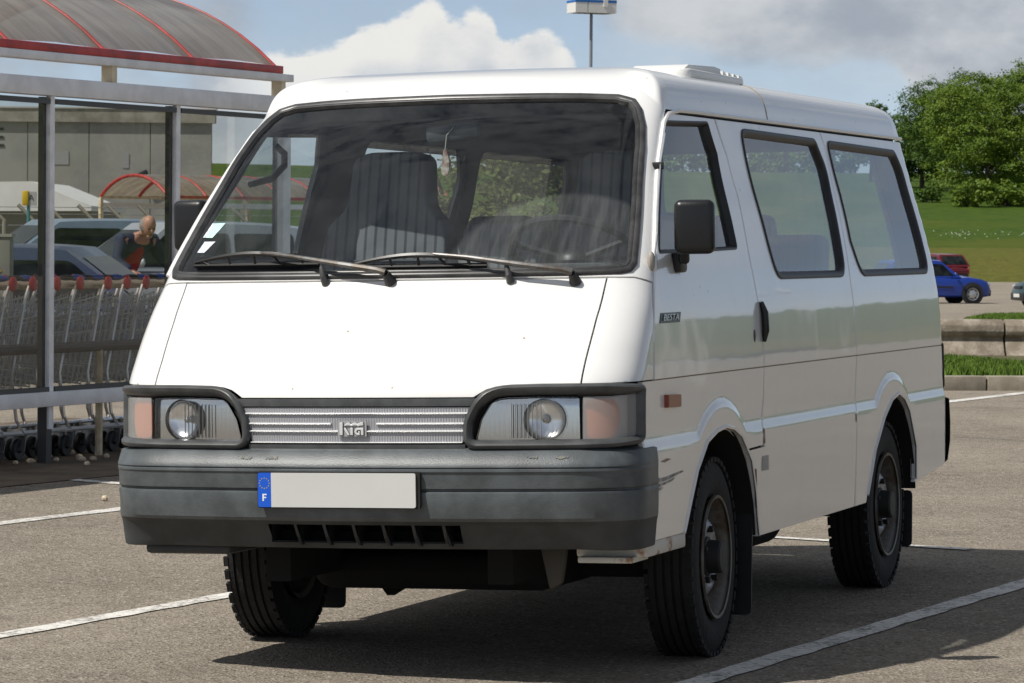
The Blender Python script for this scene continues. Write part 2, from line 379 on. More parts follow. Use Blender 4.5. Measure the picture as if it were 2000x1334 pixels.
def IU(u):
    sg = 1 if u >= 0 else -1; u = abs(u)
    for (a, b), (c, d) in zip(UK, UK[1:]):
        if u <= d: return sg*(a+(c-a)*(u-b)/(d-b))
    return sg*5.
def SP(u, z): return Vector(S(IU(u), z))
def SN(u, z):
    e = .004; a = SP(u+e, z)-SP(u-e, z); b = SP(u, z+e)-SP(u, z-e); return a.cross(b).normalized()
def uz(P): return [(U(s), z) for s, z in P]
def panel_data(outline, holes=(), gap=.0025, rim=True, off=0., step=.035, depth=.014, fine=True, bulge=0.):
    out = resample(outline, step)
    out = offset2(out, gap) if gap else out
    loops = [out]; r2_ = None
    if rim: r2_ = offset2(out, .004); 
    hl = [resample(h, step*.8) for h in holes]
    pts = []; edges = []; tagv = []
    def addloop(P, t):
        k = len(pts); n = len(P); pts.extend(P); tagv.extend([t]*n); edges.extend([(k+i, k+(i+1) % n) for i in range(n)])
    addloop(out, 1)
    if rim: addloop(r2_, 0)
    for h in hl: addloop(h, 2)
    us = [p[0] for p in out]; zs = [p[1] for p in out]; u0, u1, z0, z1 = min(us), max(us), min(zs), max(zs)
    zz = []; z = z0
    while z < z1:
        zz.append(z); z += .011 if (fine and .685 < z < .755) else step*.9
    bnd = r2_ if rim else out
    for j, z in enumerate(zz):
        u = u0+(step*.5 if j % 2 else 0)
        while u < u1:
            st = step*.7 if (abs(u) < 1.0) else step
            if inside(bnd, u, z) and segdist(bnd, u, z) > .008 and not any(inside(h, u, z) or segdist(h, u, z) < .01 for h in hl):
                pts.append((u, z)); tagv.append(0)
            u += st
    if fine:
        for (cy, cz, rr) in ARCH:
            for k_ in range(7):
                rad = rr+.036+k_*.0095
                for j in range(64):
                    a = math.pi*(.02+.96*j/63); y = cy-rad*math.cos(a); z = cz+rad*math.sin(a); u = U(s_of_y(y, z))
                    if u0 < u < u1 and z0 < z < z1 and inside(bnd, u, z) and segdist(bnd, u, z) > .006: pts.append((u, z)); tagv.append(0)
    r = geometry.delaunay_2d_cdt([Vector(p) for p in pts], edges, [], 0, 1e-6)
    V2, F2, orig = r[0], r[2], r[3]
    keep = []
    for f in F2:
        cx = sum(V2[i][0] for i in f)/3; cz = sum(V2[i][1] for i in f)/3
        if inside(out, cx, cz) and not any(inside(h, cx, cz) for h in hl): keep.append(tuple(f))
    V = []; NN = []
    for i, p in enumerate(V2):
        n = SN(p[0], p[1]); q = SP(p[0], p[1]); o = off
        t = max([tagv[k] for k in orig[i]] or [0])
        if rim and t == 1: o -= .003
        V.append(q+n*o); NN.append(n)
    F = [f if area2([V2[i] for i in f]) > 0 else f[::-1] for f in keep]
    if depth:
        # skirts round every open edge
        cnt = {}
        for f in F:
            for a, b in zip(f, f[1:]+f[:1]): cnt[(a, b)] = 1
        for (a, b) in [e for e in cnt if (e[1], e[0]) not in cnt]:
            k = len(V); na, nb = NN[a], NN[b]; t = (V[b]-V[a]); sn = t.cross(na)
            sn = sn.normalized() if sn.length > 1e-9 else na
            V += [V[a].copy(), V[b].copy(), V[b]-nb*depth, V[a]-na*depth]; NN += [sn]*4; F.append((k, k+3, k+2, k+1))
    return V, F, NN
def mirror(D):
    V, F, NN = D; return [Vector((-v.x, v.y, v.z)) for v in V], [f[::-1] for f in F], [Vector((-n.x, n.y, n.z)) for n in NN]
def merge(*Ds):
    V = []; F = []; NN = []
    for d in Ds:
        k = len(V); V += d[0]; NN += d[2]; F += [tuple(i+k for i in f) for f in d[1]]
    return V, F, NN
def emit(name, D, m_, parent): return mk(name, D[0], D[1], m_, parent, True, D[2])
def ring_data(path, prof, closed=True, off=0.):
    """sweep prof [(inwards, outwards along normal)] along a path in (u,z) on the skin"""
    sg = 1 if (not closed or area2(path) > 0) else -1
    n = len(path); V = []; F = []; k = len(prof)
    P = [SP(*p) for p in path]; NR = [SN(*p) for p in path]
    for i in range(n):
        a = P[(i-1) % n] if (closed or i) else P[i]; b = P[(i+1) % n] if (closed or i < n-1) else P[i]
        t = (b-a).normalized(); bi = NR[i].cross(t)*sg
        for (q, h) in prof: V.append(P[i]+bi*q+NR[i]*(h+off))
    for i in range(n if closed else n-1):
        for j in range(k-1): F.append((i*k+j, ((i+1) % n)*k+j, ((i+1) % n)*k+j+1, i*k+j+1))
    if not closed: F.append(tuple(range(k))); F.append(tuple((n-1)*k+j for j in range(k-1, -1, -1)))
    return V, F
def ring(name, path, prof, m_, parent, closed=True, mir=False, step=.02):
    V, F = ring_data(resample(path, step, closed), prof, closed)
    obs = []
    for sgn in ((1, -1) if mir else (1,)):
        b = MB(); b.add([(v.x*sgn, v.y, v.z) for v in V], F if sgn > 0 else [f[::-1] for f in F]); obs.append(b.build(name, m_, parent, True, 50))
    return obs
# ---- materials of the van
def paint_white():
    M = bpy.data.materials.new('white_paint'); M.use_nodes = True; t = M.node_tree; p = t.nodes['Principled BSDF']
    p.inputs['Roughness'].default_value = .32; p.inputs['Coat Weight'].default_value = 1.; p.inputs['Coat Roughness'].default_value = .045; p.inputs['Coat IOR'].default_value = 1.5
    p.inputs['Specular IOR Level'].default_value = .4
    g = N(t, 'ShaderNodeTexCoord')
    # fine road film, a little brown, in patches and thin vertical runs
    n = N(t, 'ShaderNodeTexNoise', ins={'Scale': 5., 'Detail': 9, 'Roughness': .7}); L(t, g.outputs['Object'], n.inputs['Vector'])
    mpp = N(t, 'ShaderNodeMapping'); mpp.inputs['Scale'].default_value = (9, 9, .7); L(t, g.outputs['Object'], mpp.inputs[0])
    n2 = N(t, 'ShaderNodeTexNoise', ins={'Scale': 5., 'Detail': 5, 'Roughness': .6}); L(t, mpp.outputs[0], n2.inputs['Vector'])
    a = N(t, 'ShaderNodeMix', data_type='RGBA'); a.inputs[6].default_value = (.80, .795, .78, 1); a.inputs[7].default_value = (.70, .68, .65, 1)
    L(t, mrange(t, n.outputs[0], .50, .85, 0, .55), a.inputs[0])
    b = N(t, 'ShaderNodeMix', data_type='RGBA'); b.inputs[7].default_value = (.50, .40, .28, 1); L(t, a.outputs[2], b.inputs[6])
    L(t, mrange(t, n2.outputs[0], .68, .80, 0, .18), b.inputs[0])
    # sparse insect and chip specks
    n3 = N(t, 'ShaderNodeTexVoronoi', ins={'Scale': 16.}); n3.feature = 'F1'; L(t, g.outputs['Object'], n3.inputs['Vector'])
    c = N(t, 'ShaderNodeMix', data_type='RGBA'); c.inputs[7].default_value = (.28, .20, .12, 1); L(t, b.outputs[2], c.inputs[6])
    vs_ = N(t, 'ShaderNodeSeparateColor'); L(t, n3.outputs['Color'], vs_.inputs[0]); L(t, mth(t, 'MULTIPLY', mrange(t, n3.outputs['Distance'], .055, .085, .85, 0), mrange(t, vs_.outputs[0], .70, .72)), c.inputs[0]); L(t, c.outputs[2], p.inputs['Base Color'])
    n4 = N(t, 'ShaderNodeTexNoise', ins={'Scale': 2.2, 'Detail': 2}); L(t, g.outputs['Object'], n4.inputs['Vector'])
    bp = N(t, 'ShaderNodeBump', ins={'Strength': .22, 'Distance': .012}); L(t, n4.outputs[0], bp.inputs['Height']); L(t, bp.outputs[0], p.inputs['Coat Normal']); L(t, bp.outputs[0], p.inputs['Normal'])
    return M
WHITE = paint_white()
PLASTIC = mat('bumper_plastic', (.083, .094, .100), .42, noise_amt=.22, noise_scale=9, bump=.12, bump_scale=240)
TRIM = mat('dark_trim', (.060, .063, .064), .36, noise_amt=.2, noise_scale=14)
RUBBER = mat('black_rubber', (.014, .014, .015), .45, noise_amt=.25, noise_scale=12)
SEAL = mat('seal_rubber', (.045, .044, .044), .34, noise_amt=.4, noise_scale=10)
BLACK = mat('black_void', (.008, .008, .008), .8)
INNER = mat('interior_trim', (.032, .036, .043), .7, noise_amt=.2, noise_scale=8)
SILVER = mat('grille_silver', (.52, .52, .53), .38, metal=.55)
CHROME = mat('chrome', (.80, .80, .80), .08, metal=1.)
def ribbed():
    M = mat('grille_ribbed', (.40, .40, .42), .42, metal=.35); t = M.node_tree; p = t.nodes['Principled BSDF']
    g = N(t, 'ShaderNodeTexCoord'); w = N(t, 'ShaderNodeTexWave', ins={'Scale': 38.}); w.wave_type = 'BANDS'; w.bands_direction = 'X'; L(t, g.outputs['Object'], w.inputs[0])
    bp = N(t, 'ShaderNodeBump', ins={'Strength': .6, 'Distance': .003}); L(t, w.outputs[1], bp.inputs['Height']); L(t, bp.outputs[0], p.inputs['Normal'])
    return M
RIBBED = ribbed()
WSGLASS = glass('windscreen_glass', (.84, .89, .90), .028, 3.2, (.50, .51, .50), base_dirt=.003, blob=((.56, .36, 1.17), .40, .13))
SDGLASS = glass('side_glass', (.80, .85, .86), .10, 2.4, (.45, .45, .44), base_dirt=.035)
LAMPGLASS = glass('lamp_glass', (.92, .93, .94), .06, 12, (.6, .6, .58), base_dirt=.02, ribs=22.)
# ---- root, leaning a touch to its far side
BL = .0248
van = empty('minibus', (.815-.815*math.cos(BL), 0, -.815*math.sin(BL))); van.rotation_euler = (0, -BL, 0)
tag(van, 'white minibus with grey front bumper and ribbed silver grille parked across white lines', 'van')
CR = .911
D1 = FT['D1']; DR = FT['DR']; SRr = FT['SR']
cowl = [(1.878, 1.207), (1.456, 1.222), (1.0, 1.223), (.5, 1.223), (0, 1.223)]
# bonnet
bl_ = [(0, .873), (.536, .873), (.56, .884), (.59, .896), (.63, .904), (.69, .909), (.83, .911), (.988, .911), (.984, .983), (.982, 1.10), (.992, 1.19), (.998, 1.221), (.5, 1.221), (0, 1.221)]
bl_full = [(-s, z) for s, z in bl_[::-1] if s > 0]+bl_
bonnet = emit('bonnet', panel_data(uz(bl_full), gap=.002), WHITE, van)
# nose corner between bonnet and door
cp = [(.990, .911), (1.5, .911), (2.024, .911), (2.006, 1.052), (1.94, 1.14), (1.880, 1.203), (1.456, 1.220), (1.0, 1.222), (.994, 1.19), (.984, 1.10), (.986, .983)]
Dn = panel_data(uz(cp), gap=.002); emit('nose_corner', Dn, WHITE, van); emit('nose_corner', mirror(Dn), WHITE, van)
# windscreen frame with pillars and header
wsr = [(0, 1.232), (.5, 1.232), (.9, 1.233), (1.2, 1.235), (1.352, 1.240), (1.442, 1.259), (1.459, 1.329), (1.479, 1.471), (1.493, 1.616), (1.432, 1.691), (1.30, 1.742), (1.14, 1.772), (.95, 1.787), (.75, 1.793), (.55, 1.796), (0, 1.799)]
ws = uz(wsr+[(-s, z) for s, z in wsr[::-1] if s > 0])
fr = [(0, 1.223), (.5, 1.223), (1.0, 1.223), (1.456, 1.221), (1.878, 1.205)]+D1[::-1][2:]
fr = [(s, z) for s, z in fr]+[(2.003, 1.7476)]+[(a, zt(a)) for a in (1.9, 1.8, 1.7, 1.6, 1.5, 1.4, 1.3, 1.2, 1.1, 1.0, .75, .5, .25)]+[(0, zt(0))]
fr_full = fr+[(-s, z) for s, z in fr[::-1] if s > 0][:-0 or None]
emit('windscreen_frame', panel_data(uz(fr_full), [ws], gap=.0, rim=False, step=.03), WHITE, van)
# front door, sliding door, rear quarter: above and below the waist line
dtop = 1.738
door = [(2.025, CR-.0012)]+D1[::-1][1:-1]+[(2.001, 1.70), (2.004, dtop), (2.176, dtop)]+DR[1:6]+[(2.332, CR-.0012)]
dg = roundpoly(uz(FT['dg']), [.03, 0, .02, 0, .025, 0, .02, 0, 0, 0])
Dd = panel_data(uz(door), [dg]); door_n = emit('front_door', Dd, WHITE, van); door_f = emit('front_door', mirror(Dd), WHITE, van)
wing = [(1.96, CR), (2.332, CR), (2.329, .802), (2.32, .719), (2.325, .652), (2.262, .645)]+[(2.280, .61), (2.253, .696), (2.232, .723), (2.21, .734), (2.185, .725), (2.159, .699), (2.131, .613), (2.112, .507), (2.099, .43), (2.02, .43), (1.96, .43)]
wing = wing[:5]+[(2.272, .648)]+wing[7:]
Dw = panel_data(uz(wing), gap=.002); emit('front_wing', Dw, WHITE, van); emit('front_wing', mirror(Dw), WHITE, van)
sl_lo = [(2.332, CR), (2.648, CR), (2.636, .713), (2.629, .357), (2.431, .354), (2.308, .352), (2.301, .42), (2.295, .505), (2.284, .60), (2.276, .645), (2.325, .648), (2.32, .719), (2.329, .802)]
Ds = panel_data(uz(sl_lo), gap=.002); emit('sliding_door_lower_panel', Ds, WHITE, van); emit('sliding_door_lower_panel', mirror(Ds), WHITE, van)
sl_up = [(2.332, CR-.0012)]+DR[5:0:-1]+[(2.178, dtop), (2.603, dtop)]+SRr[1:4]+[(2.648, CR-.0012)]
w1 = roundpoly(uz(FT['w1']), [.05, .03, .05, .07, .08, 0, 0]); w2 = roundpoly(uz(FT['w2']), [.05, .03, .04, .07, .08, 0, 0])
Du = panel_data(uz(sl_up), [w1]); emit('sliding_door', Du, WHITE, van); emit('sliding_door', mirror(Du), WHITE, van)
q_up = [(2.648, CR-.0012)]+SRr[3:0:-1]+[(2.605, dtop), (3.0, dtop), (3.9, dtop), (3.9, CR-.0012), (3.3, CR-.0012)]
Dq = panel_data(uz(q_up), [w2]); emit('rear_quarter', Dq, WHITE, van); emit('rear_quarter', mirror(Dq), WHITE, van)
q_lo = [(2.648, CR), (3.3, CR), (3.9, CR), (3.9, .43), (3.2, .43), (2.984, .417), (2.868, .385), (2.872, .40), (2.870, .53), (2.841, .676), (2.822, .722), (2.8, .745), (2.775, .728), (2.742, .665), (2.706, .547), (2.679, .40), (2.674, .358), (2.631, .357), (2.636, .713)]
Dl = panel_data(uz(q_lo), gap=.002); emit('rear_quarter_lower_panel', Dl, WHITE, van); emit('rear_quarter_lower_panel', mirror(Dl), WHITE, van)
tg = [(3.905, .44), (5, .44), (5, dtop), (3.905, dtop)]
tgw = roundpoly(uz([(4.10, 1.18), (4.998, 1.18), (4.998, 1.712), (4.10, 1.712)]), [.06, 0, 0, .06])
Dt = panel_data(uz(tg), [tgw], gap=.0, rim=False); emit('tailgate', merge(Dt, mirror(Dt)), WHITE, van)
# roof
SV = [-5+i*.1 for i in range(10)]+[-4+i*.12 for i in range(8)]+[-3+i*.025 for i in range(40)]+[-2+i*.07 for i in range(15)]+[-1+i*.08 for i in range(13)]
SV = SV+[0]+[-s for s in SV[::-1]]
VV = [i*.3 for i in range(31)]
V = [SRF(s, min(v, 9)) for s in SV for v in VV]; nv = len(VV)
F = [(i*nv+j, (i+1)*nv+j, (i+1)*nv+j+1, i*nv+j+1) for i in range(len(SV)-1) for j in range(nv-1)]
roof = mk('roof', V, F, WHITE, van, True)
V = [(x*.985, y+(.03 if y < 2 else -.03), z-.035) for x, y, z in V]; mk('headliner', V, [f[::-1] for f in F], INNER, van, True)
# seam across the roof
def sofy(y): return s_of_y(y, ZG)
b = MB(); b.tube([Vector(SRF(sofy(2.33), v*.3))+Vector((0, 0, .0005)) for v in range(0, 31)], .0022, 6); b.build('roof_seam', mat('seam_sealer', (.33, .28, .20), .6), roof, True)
# drip rail: along the roof edge and down the door's front edge
path = [(1.88, 1.24), (1.868, 1.30), (1.853, 1.407), (1.916, 1.552), (1.985, 1.634), (1.995, 1.70), (2.01, 1.733), (2.04, 1.7455), (2.10, 1.7476), (2.5, 1.7476), (2.9, 1.7476), (3.0, 1.7476), (3.4, 1.7476)]
for sgn in (1, -1):
    pts = []
    for s, z in resample([(U(a), z) for a, z in path], .03, False): pts.append((s, z))
    V, F = ring_data(pts, [(-.006, -.004), (-.007, .010), (.0, .013), (.006, .010), (.006, -.004)], False)
    mb = MB(); mb.add([(v.x*sgn, v.y, v.z) for v in V], F); mb.build('drip_rail', WHITE, van, True, 40)
# glazing with rubber seals
wsglass = emit('windscreen', panel_data(offset2(ws, .002), gap=0, rim=False, off=-.004, depth=0, fine=False), WSGLASS, van)
ring('windscreen_seal', ws, [(-.008, -.006), (-.008, .004), (-.003, .009), (.006, .010), (.013, .006), (.016, .0075), (.022, .005), (.025, -.006)], SEAL, wsglass)
for nm_, pl in (('side_window', w1), ('side_window', w2)):
    D = panel_data(offset2(pl, .002), gap=0, rim=False, off=-.012, depth=0, fine=False)
    for k, DD in enumerate((D, mirror(D))):
        o = emit(nm_, DD, SDGLASS, van)
        V, F = ring_data(resample(pl, .02), [(-.006, -.004), (-.006, .004), (0, .006), (.012, .003), (.020, -.006), (.024, -.016)])
        mb = MB(); mb.add([(v.x*(1-2*k), v.y, v.z) for v in V], F); mb.build('window_seal', RUBBER, o, True, 50)
D = panel_data(offset2(dg, .002), gap=0, rim=False, off=-.016, depth=0, fine=False)
for k, (DD, dd) in enumerate(((D, door_n), (mirror(D), door_f))):
    emit('door_window', DD, SDGLASS, dd)
    V, F = ring_data(resample(dg, .02), [(-.002, -.012), (-.002, .002), (.004, .003), (.010, -.004), (.014, -.018)])
    mb = MB(); mb.add([(v.x*(1-2*k), v.y, v.z) for v in V], F); mb.build('window_channel', RUBBER, dd, True, 50)
D = panel_data(offset2(tgw, .001), gap=0, rim=False, off=-.01, depth=0, fine=False); emit('rear_window', merge(D, mirror(D)), SDGLASS, van)
# inner lining with the same openings, so the shell has depth
ln = [(1.62, .79), (4.06, .79), (4.06, 1.75), (2.0, 1.75), (1.93, 1.60), (1.72, 1.40), (1.66, 1.22)]
arc1 = [(2.086, .40), (2.10, .507), (2.12, .613), (2.155, .715), (2.21, .75), (2.258, .71), (2.29, .61), (2.303, .505), (2.31, .40)]
D = panel_data(uz(ln), [offset2(dg, -.006), offset2(w1, -.004), offset2(w2, -.004)], gap=0, rim=False, off=-.034, depth=0, step=.06)
emit('side_lining', D, INNER, van); emit('side_lining', mirror(D), INNER, van)
D = panel_data(uz(fr_full), [offset2(ws, -.006)], gap=.0, rim=False, step=.05, off=-.03, depth=0); emit('header_lining', D, INNER, van)
pp_ = [(U(2.02+.02*i), CR-.0005) for i in range(52)]
for sgn in (1, -1):
    V, F = ring_data(pp_, [(-.0018, -.004), (-.0018, -.0012), (.0018, -.0012), (.0018, -.004)], False)
    mb = MB(); mb.add([(v.x*sgn, v.y, v.z) for v in V], F); mb.build('waist_seam', mat('seam_grime', (.24, .19, .125), .7), van)
# ---- nose: grille, lamps, bumper
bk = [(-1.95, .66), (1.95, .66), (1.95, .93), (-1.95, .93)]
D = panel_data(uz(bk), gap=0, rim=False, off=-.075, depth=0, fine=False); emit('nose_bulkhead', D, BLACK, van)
gr = uz([(-.53, .845), (-.505, .80), (-.488, .738), (.488, .738), (.505, .80), (.53, .845)])
grille = emit('grille', panel_data(gr, gap=0, off=-.004, rim=True, fine=False, step=.03), RIBBED, van)
emit('grille_top_strip', panel_data(uz([(-.58, .871), (-.55, .848), (.55, .848), (.58, .871)]), gap=.0, off=.002, fine=False), TRIM, grille)
emit('grille_bottom_strip', panel_data(uz([(-.50, .736), (-.50, .722), (.50, .722), (.50, .736)]), gap=0, off=.002, fine=False), TRIM, grille)
for z, ss in ((.8265, ((-.515, .515),)), (.7965, ((-.505, -.105), (.105, .505))), (.774, ((-.498, .498),)), (.7405, ((-.488, .488),))):
    for a, c in ss:
        h = .0028 if z > .745 else .002
        n_ = max(3, int((c-a)/.03)); pp = [(U(a+(c-a)*i/n_), z) for i in range(n_+1)]
        V, F = ring_data(pp, [(-h, -.006), (-h, .0015), (0, .004), (h, .0015), (h, -.006)], False)
        mb = MB(); mb.add(V, F); mb.build('grille_bar', mat('bright_bar', (.88, .88, .88), .25, metal=.3), grille, True, 60)
# relief badge on the grille: K with three waves, I, A
gx = -.002; gz = .782; gy = S(0, gz)[1]-.004
def relief(poly, name, h=.006):
    mb = MB(); mb.prism([(x, z) for x, z in poly], (gx, gy, gz), (1, 0, 0), (0, 0, 1), (0, -1, 0), h); return mb
bd = MB()
def wav(x0, x1, z0, z1, n=7):
    P = [(x0+(x1-x0)*i/n, z0+(z1-z0)*math.sin(math.pi/2*i/n)) for i in range(n+1)]
    return P+[(x, z-.009) for x, z in P[::-1]]
sx_ = .00093
def bp_(pts): return [((x-668)*sx_*1.0, (492-y)*sx_) for x, y in pts]
K = .000121
def q(pts): return [((x-667)*K, (672-y)*K) for x, y in pts]
letters = [q([(345, 515), (432, 515), (432, 828), (345, 828)]),
 q([(462, 610), (490, 560), (540, 520), (615, 508), (625, 545), (660, 560), (720, 520), (790, 508), (800, 545), (840, 545), (890, 515), (968, 505), (975, 590), (900, 592), (830, 612), (790, 590), (720, 592), (650, 612), (610, 592), (540, 592)]),
 q([(462, 650), (500, 640), (612, 828), (545, 828), (462, 690)]),
 q([(628, 645), (700, 645), (700, 828), (628, 828)]),
 q([(800, 645), (975, 645), (975, 828), (905, 828), (905, 705), (820, 705), (790, 735), (800, 770), (840, 775), (830, 730), (880, 730), (880, 828), (800, 828), (745, 790), (730, 735), (755, 675)])]
EDGE = mat('badge_edge', (.10, .10, .105), .5)
mb = MB(); mb.prism(roundpoly(q([(285, 470), (1040, 470), (1040, 862), (285, 862)]), .003, 2), (gx, gy, gz), (1, 0, 0), (0, 0, 1), (0, -1, 0), .002); mb.build('badge_field', mat('badge_field', (.42, .42, .43), .45, metal=.3), grille)
for i, P in enumerate(letters):
    if area2(P) < 0: P = P[::-1]
    mb = MB(); mb.prism(P, (gx, gy, gz), (1, 0, 0), (0, 0, 1), (0, -1, 0), .007); mb.build('badge_letter', mat('badge_bright', (.72, .72, .72), .35, metal=.2), grille, bevel=.0012, seg=1)
    mb = MB(); mb.prism(offset2(P, -.0012), (gx, gy, gz), (1, 0, 0), (0, 0, 1), (0, -1, 0), .0035); mb.build('badge_edge', EDGE, grille)
# lamps
hl = [(1.862, .9045), (1.945, .893), (1.95, .87), (1.945, .75), (1.90, .733), (1.774, .727), (1.4, .723), (.914, .7205), (.535, .7205), (.503, .735), (.493, .76), (.498, .807), (.535, .857), (.578, .886), (.62, .899), (.664, .9045), (.83, .9065), (1.3, .9065)]
lens = [(.548, .742), (.549, .757), (.568, .807), (.609, .852), (.640, .868), (.675, .873), (.81, .875), (.984, .873), (.988, .744), (.81, .738), (.60, .738)]
ind = [(1.005, .741), (1.4, .741), (1.85, .747), (1.86, .78), (1.86, .875), (1.84, .879), (1.4, .875), (1.005, .875)]
INDMAT = mat('indicator_lens', (.62, .60, .58), .25, coat=.4, alpha=.40)
AMBER = mat('amber', (.55, .10, .015), .35, coat=.3); REFL = mat('reflector', (.82, .83, .85), .10, metal=1.); REFL2 = mat('lamp_housing', (.66, .66, .65), .11, metal=1.)
for sgn in (1, -1):
    h = empty('headlight'); h.parent = van
    pth = resample(roundpoly(uz(hl), .012, 3), .012)
    V, F = ring_data(pth, [(.0, -.03), (.0, .010), (.004, .016), (.012, .018), (.020, .012), (.026, .001), (.0275, -.03)])
    mb = MB(); mb.add([(v.x*sgn, v.y, v.z) for v in V], F); mb.build('lamp_surround', TRIM, h, True, 50)
    fx = (lambda D: D) if sgn > 0 else mirror
    emit('lens', fx(panel_data(roundpoly(uz(lens), .006, 3), gap=0, rim=False, off=-.006, depth=.004, fine=False, step=.03)), LAMPGLASS, h)
    u0_ = U(.578/(fw(.808)-fR(.808))); circ = [(u0_+.062*math.cos(6.2832*i/36), .806+.062*math.sin(6.2832*i/36)) for i in range(36)]
    pb = panel_data(offset2(roundpoly(uz(lens), .006, 3), -.003), [circ], gap=0, rim=False, off=-.024, depth=-.018, fine=False, step=.03)
    emit('housing', fx(pb), REFL2, h)
    emit('lamp_base', fx(panel_data(roundpoly(uz([(.50, .722), (1.95, .722), (1.95, .905), (.60, .905), (.50, .82)]), .004, 2), [offset2(roundpoly(uz(lens), .006, 3), -.002), offset2(uz(ind), -.001)], gap=.0, rim=False, off=-.02, depth=0, fine=False)), BLACK, h)
    c = Vector((sgn*.572, .146, .806)); mb = MB()
    mb.lathe([(-.050, .063), (-.043, .0615), (-.033, .052), (-.026, .038), (-.021, .020), (-.020, .004)], c, (-.16*sgn, 1, 0), 36); mb.build('reflector_bowl', mat('bowl_chrome', (.93, .93, .93), .20, metal=1.), h, True, 60)
    for k_ in range(8):
        sr = .70+.018*k_; V, F = ring_data([(U(sr), .752+.0146*i) for i in range(8)], [(-.0016, -.007), (0, -.004), (.0016, -.007)], False); mb = MB(); mb.add([(v.x*sgn, v.y, v.z) for v in V], F); mb.build('lens_rib', mat('lens_rib', (.34, .34, .34), .2, coat=.5), h)
    V, F = ring_data([(U(.565+.03*i), .7435) for i in range(15)], [(-.003, -.007), (-.002, -.002), (.003, -.004), (.003, -.008)], False); mb = MB(); mb.add([(v.x*sgn, v.y, v.z) for v in V], F); mb.build('lens_glint', mat('lens_glint', (.88, .88, .88), .12, metal=.4), h, True)  # sun glint along the lens bottom, put in as a bright strip
    mb = MB(); mb.sphere(c+Vector((0, -.034, 0)), .011, 12, 8, (1, 1.2, 1)); mb.build('bulb', mat('bulb_glass', (.45, .42, .38), .12, metal=.9), h, True)
    emit('indicator_lens', fx(panel_data(roundpoly(uz(ind), .006, 3), gap=.001, off=-.004, depth=.012, fine=False, step=.03)), INDMAT, h)
    emit('indicator_base', fx(panel_data(offset2(uz(ind), .002), gap=0, rim=False, off=-.032, depth=0, fine=False)), mat('indicator_base', (.55, .53, .51), .4), h)
    emit('indicator_filter', fx(panel_data(roundpoly(uz([(1.05, .750), (1.48, .750), (1.60, .80), (1.58, .84), (1.46, .868), (1.05, .868)]), .02, 3), gap=0, rim=False, off=-.022, depth=0, fine=False)), mat('indicator_filter', (.52, .15, .045), .4), h)
# bumper: a profile carried round the nose
BP = [(-.075, .726), (-.045, .724), (-.022, .712), (-.003, .684), (.003, .674), (.004, .669), (.0, .6655), (.0035, .6625), (.004, .656), (.0, .652), (-.001, .646), (-.002, .610), (-.003, .606), (-.013, .603), (-.013, .599), (-.002, .595), (-.001, .590), (-.006, .55), (-.012, .518), (-.022, .508), (-.034, .501), (-.040, .498), (-.044, .4955), (-.078, .4445), (-.082, .4385), (-.086, .432), (-.096, .422), (-.14, .418)]
def bump_xy(s, d):
    """plan of the bumper; s in [-2.55, 2.55]"""
    w_ = .846; x, y = plan(s, w_, .19, .043, .20, .058, 4.6, .1) if abs(s) <= 2 else ((w_ if s > 0 else -w_), .243+(abs(s)-2)*.21)
    e = .01
    def pp(q):
        q_ = max(-2.55, min(2.55, q)); return plan(q_, w_, .19, .043, .20, .058, 4.6, .1) if abs(q_) <= 2 else ((w_ if q_ > 0 else -w_), .243+(abs(q_)-2)*.21)
    a = pp(s-e); c = pp(s+e); t = Vector((c[0]-a[0], c[1]-a[1])).normalized(); n_ = Vector((t.y, -t.x))
    return x+n_.x*d, y+n_.y*d
UNDERB = mat('vent_dark', (.012, .012, .013), .7)
VENT = [(-.44, -.31), (-.295, -.165), (-.15, -.02), (-.005, .125), (.14, .27), (.285, .415), (.43, .50)]
VX = sorted(set([a for v_ in VENT for a in v_]))
SS = sorted(set([round(-2.5+i*.05, 3) for i in range(101)]+VX))
nb_ = len(BP); V = []; F = []
def side_taper(s, z):
    # on the flanks the lower edge rises a little and the chin tucks in
    a = max(0, abs(s)-1.2); return z+.0*a
for s in SS:
    for d, z in BP:
        dd = d
        if abs(s) > 1 and z < .52: dd = d*(1-.85*sst(1, 1.9, abs(s)))
        if abs(s) > 1.3 and z >= .52 and d > -.03: dd = d*(1-.85*sst(1.3, 2.1, abs(s)))
        x, y = bump_xy(s, dd); V.append((x, y, z))
FU = []; FC = []
for i in range(len(SS)-1):
    mid = (SS[i]+SS[i+1])/2
    for j in range(nb_-1):
        zc_ = (BP[j][1]+BP[j+1][1])/2
        if .4445 < zc_ < .4955 and any(a < mid < c for a, c in VENT): continue
        (FU if zc_ > .5045 else FC).append((i*nb_+j, (i+1)*nb_+j, (i+1)*nb_+j+1, i*nb_+j+1))
bm_ = MB(); bm_.add(V, FU+[tuple(range(19)), tuple((len(SS)-1)*nb_+j for j in range(18, -1, -1))]); bumper = bm_.build('front_bumper', PLASTIC, van, True, 32)
bm_ = MB(); bm_.add(V, FC); bm_.build('bumper_chin', mat('shade_dark_plastic', (.040, .043, .045), .6, noise_amt=.2, noise_scale=9), bumper, True, 32)  # darker than the bumper: shade on the down-facing chin put into its colour
mb = MB()
for a, c in VENT:
    P = [Vector((*bump_xy(s, -.07), z)) for s, z in ((a, .44), (c, .44), (c, .50), (a, .50))]; Q = [p+Vector((0, .12, 0)) for p in P]
    mb.add(P+Q, [(4, 5, 6, 7), (0, 1, 5, 4), (1, 2, 6, 5), (2, 3, 7, 6), (3, 0, 4, 7)])
mb.build('vent_duct', BLACK, bumper)
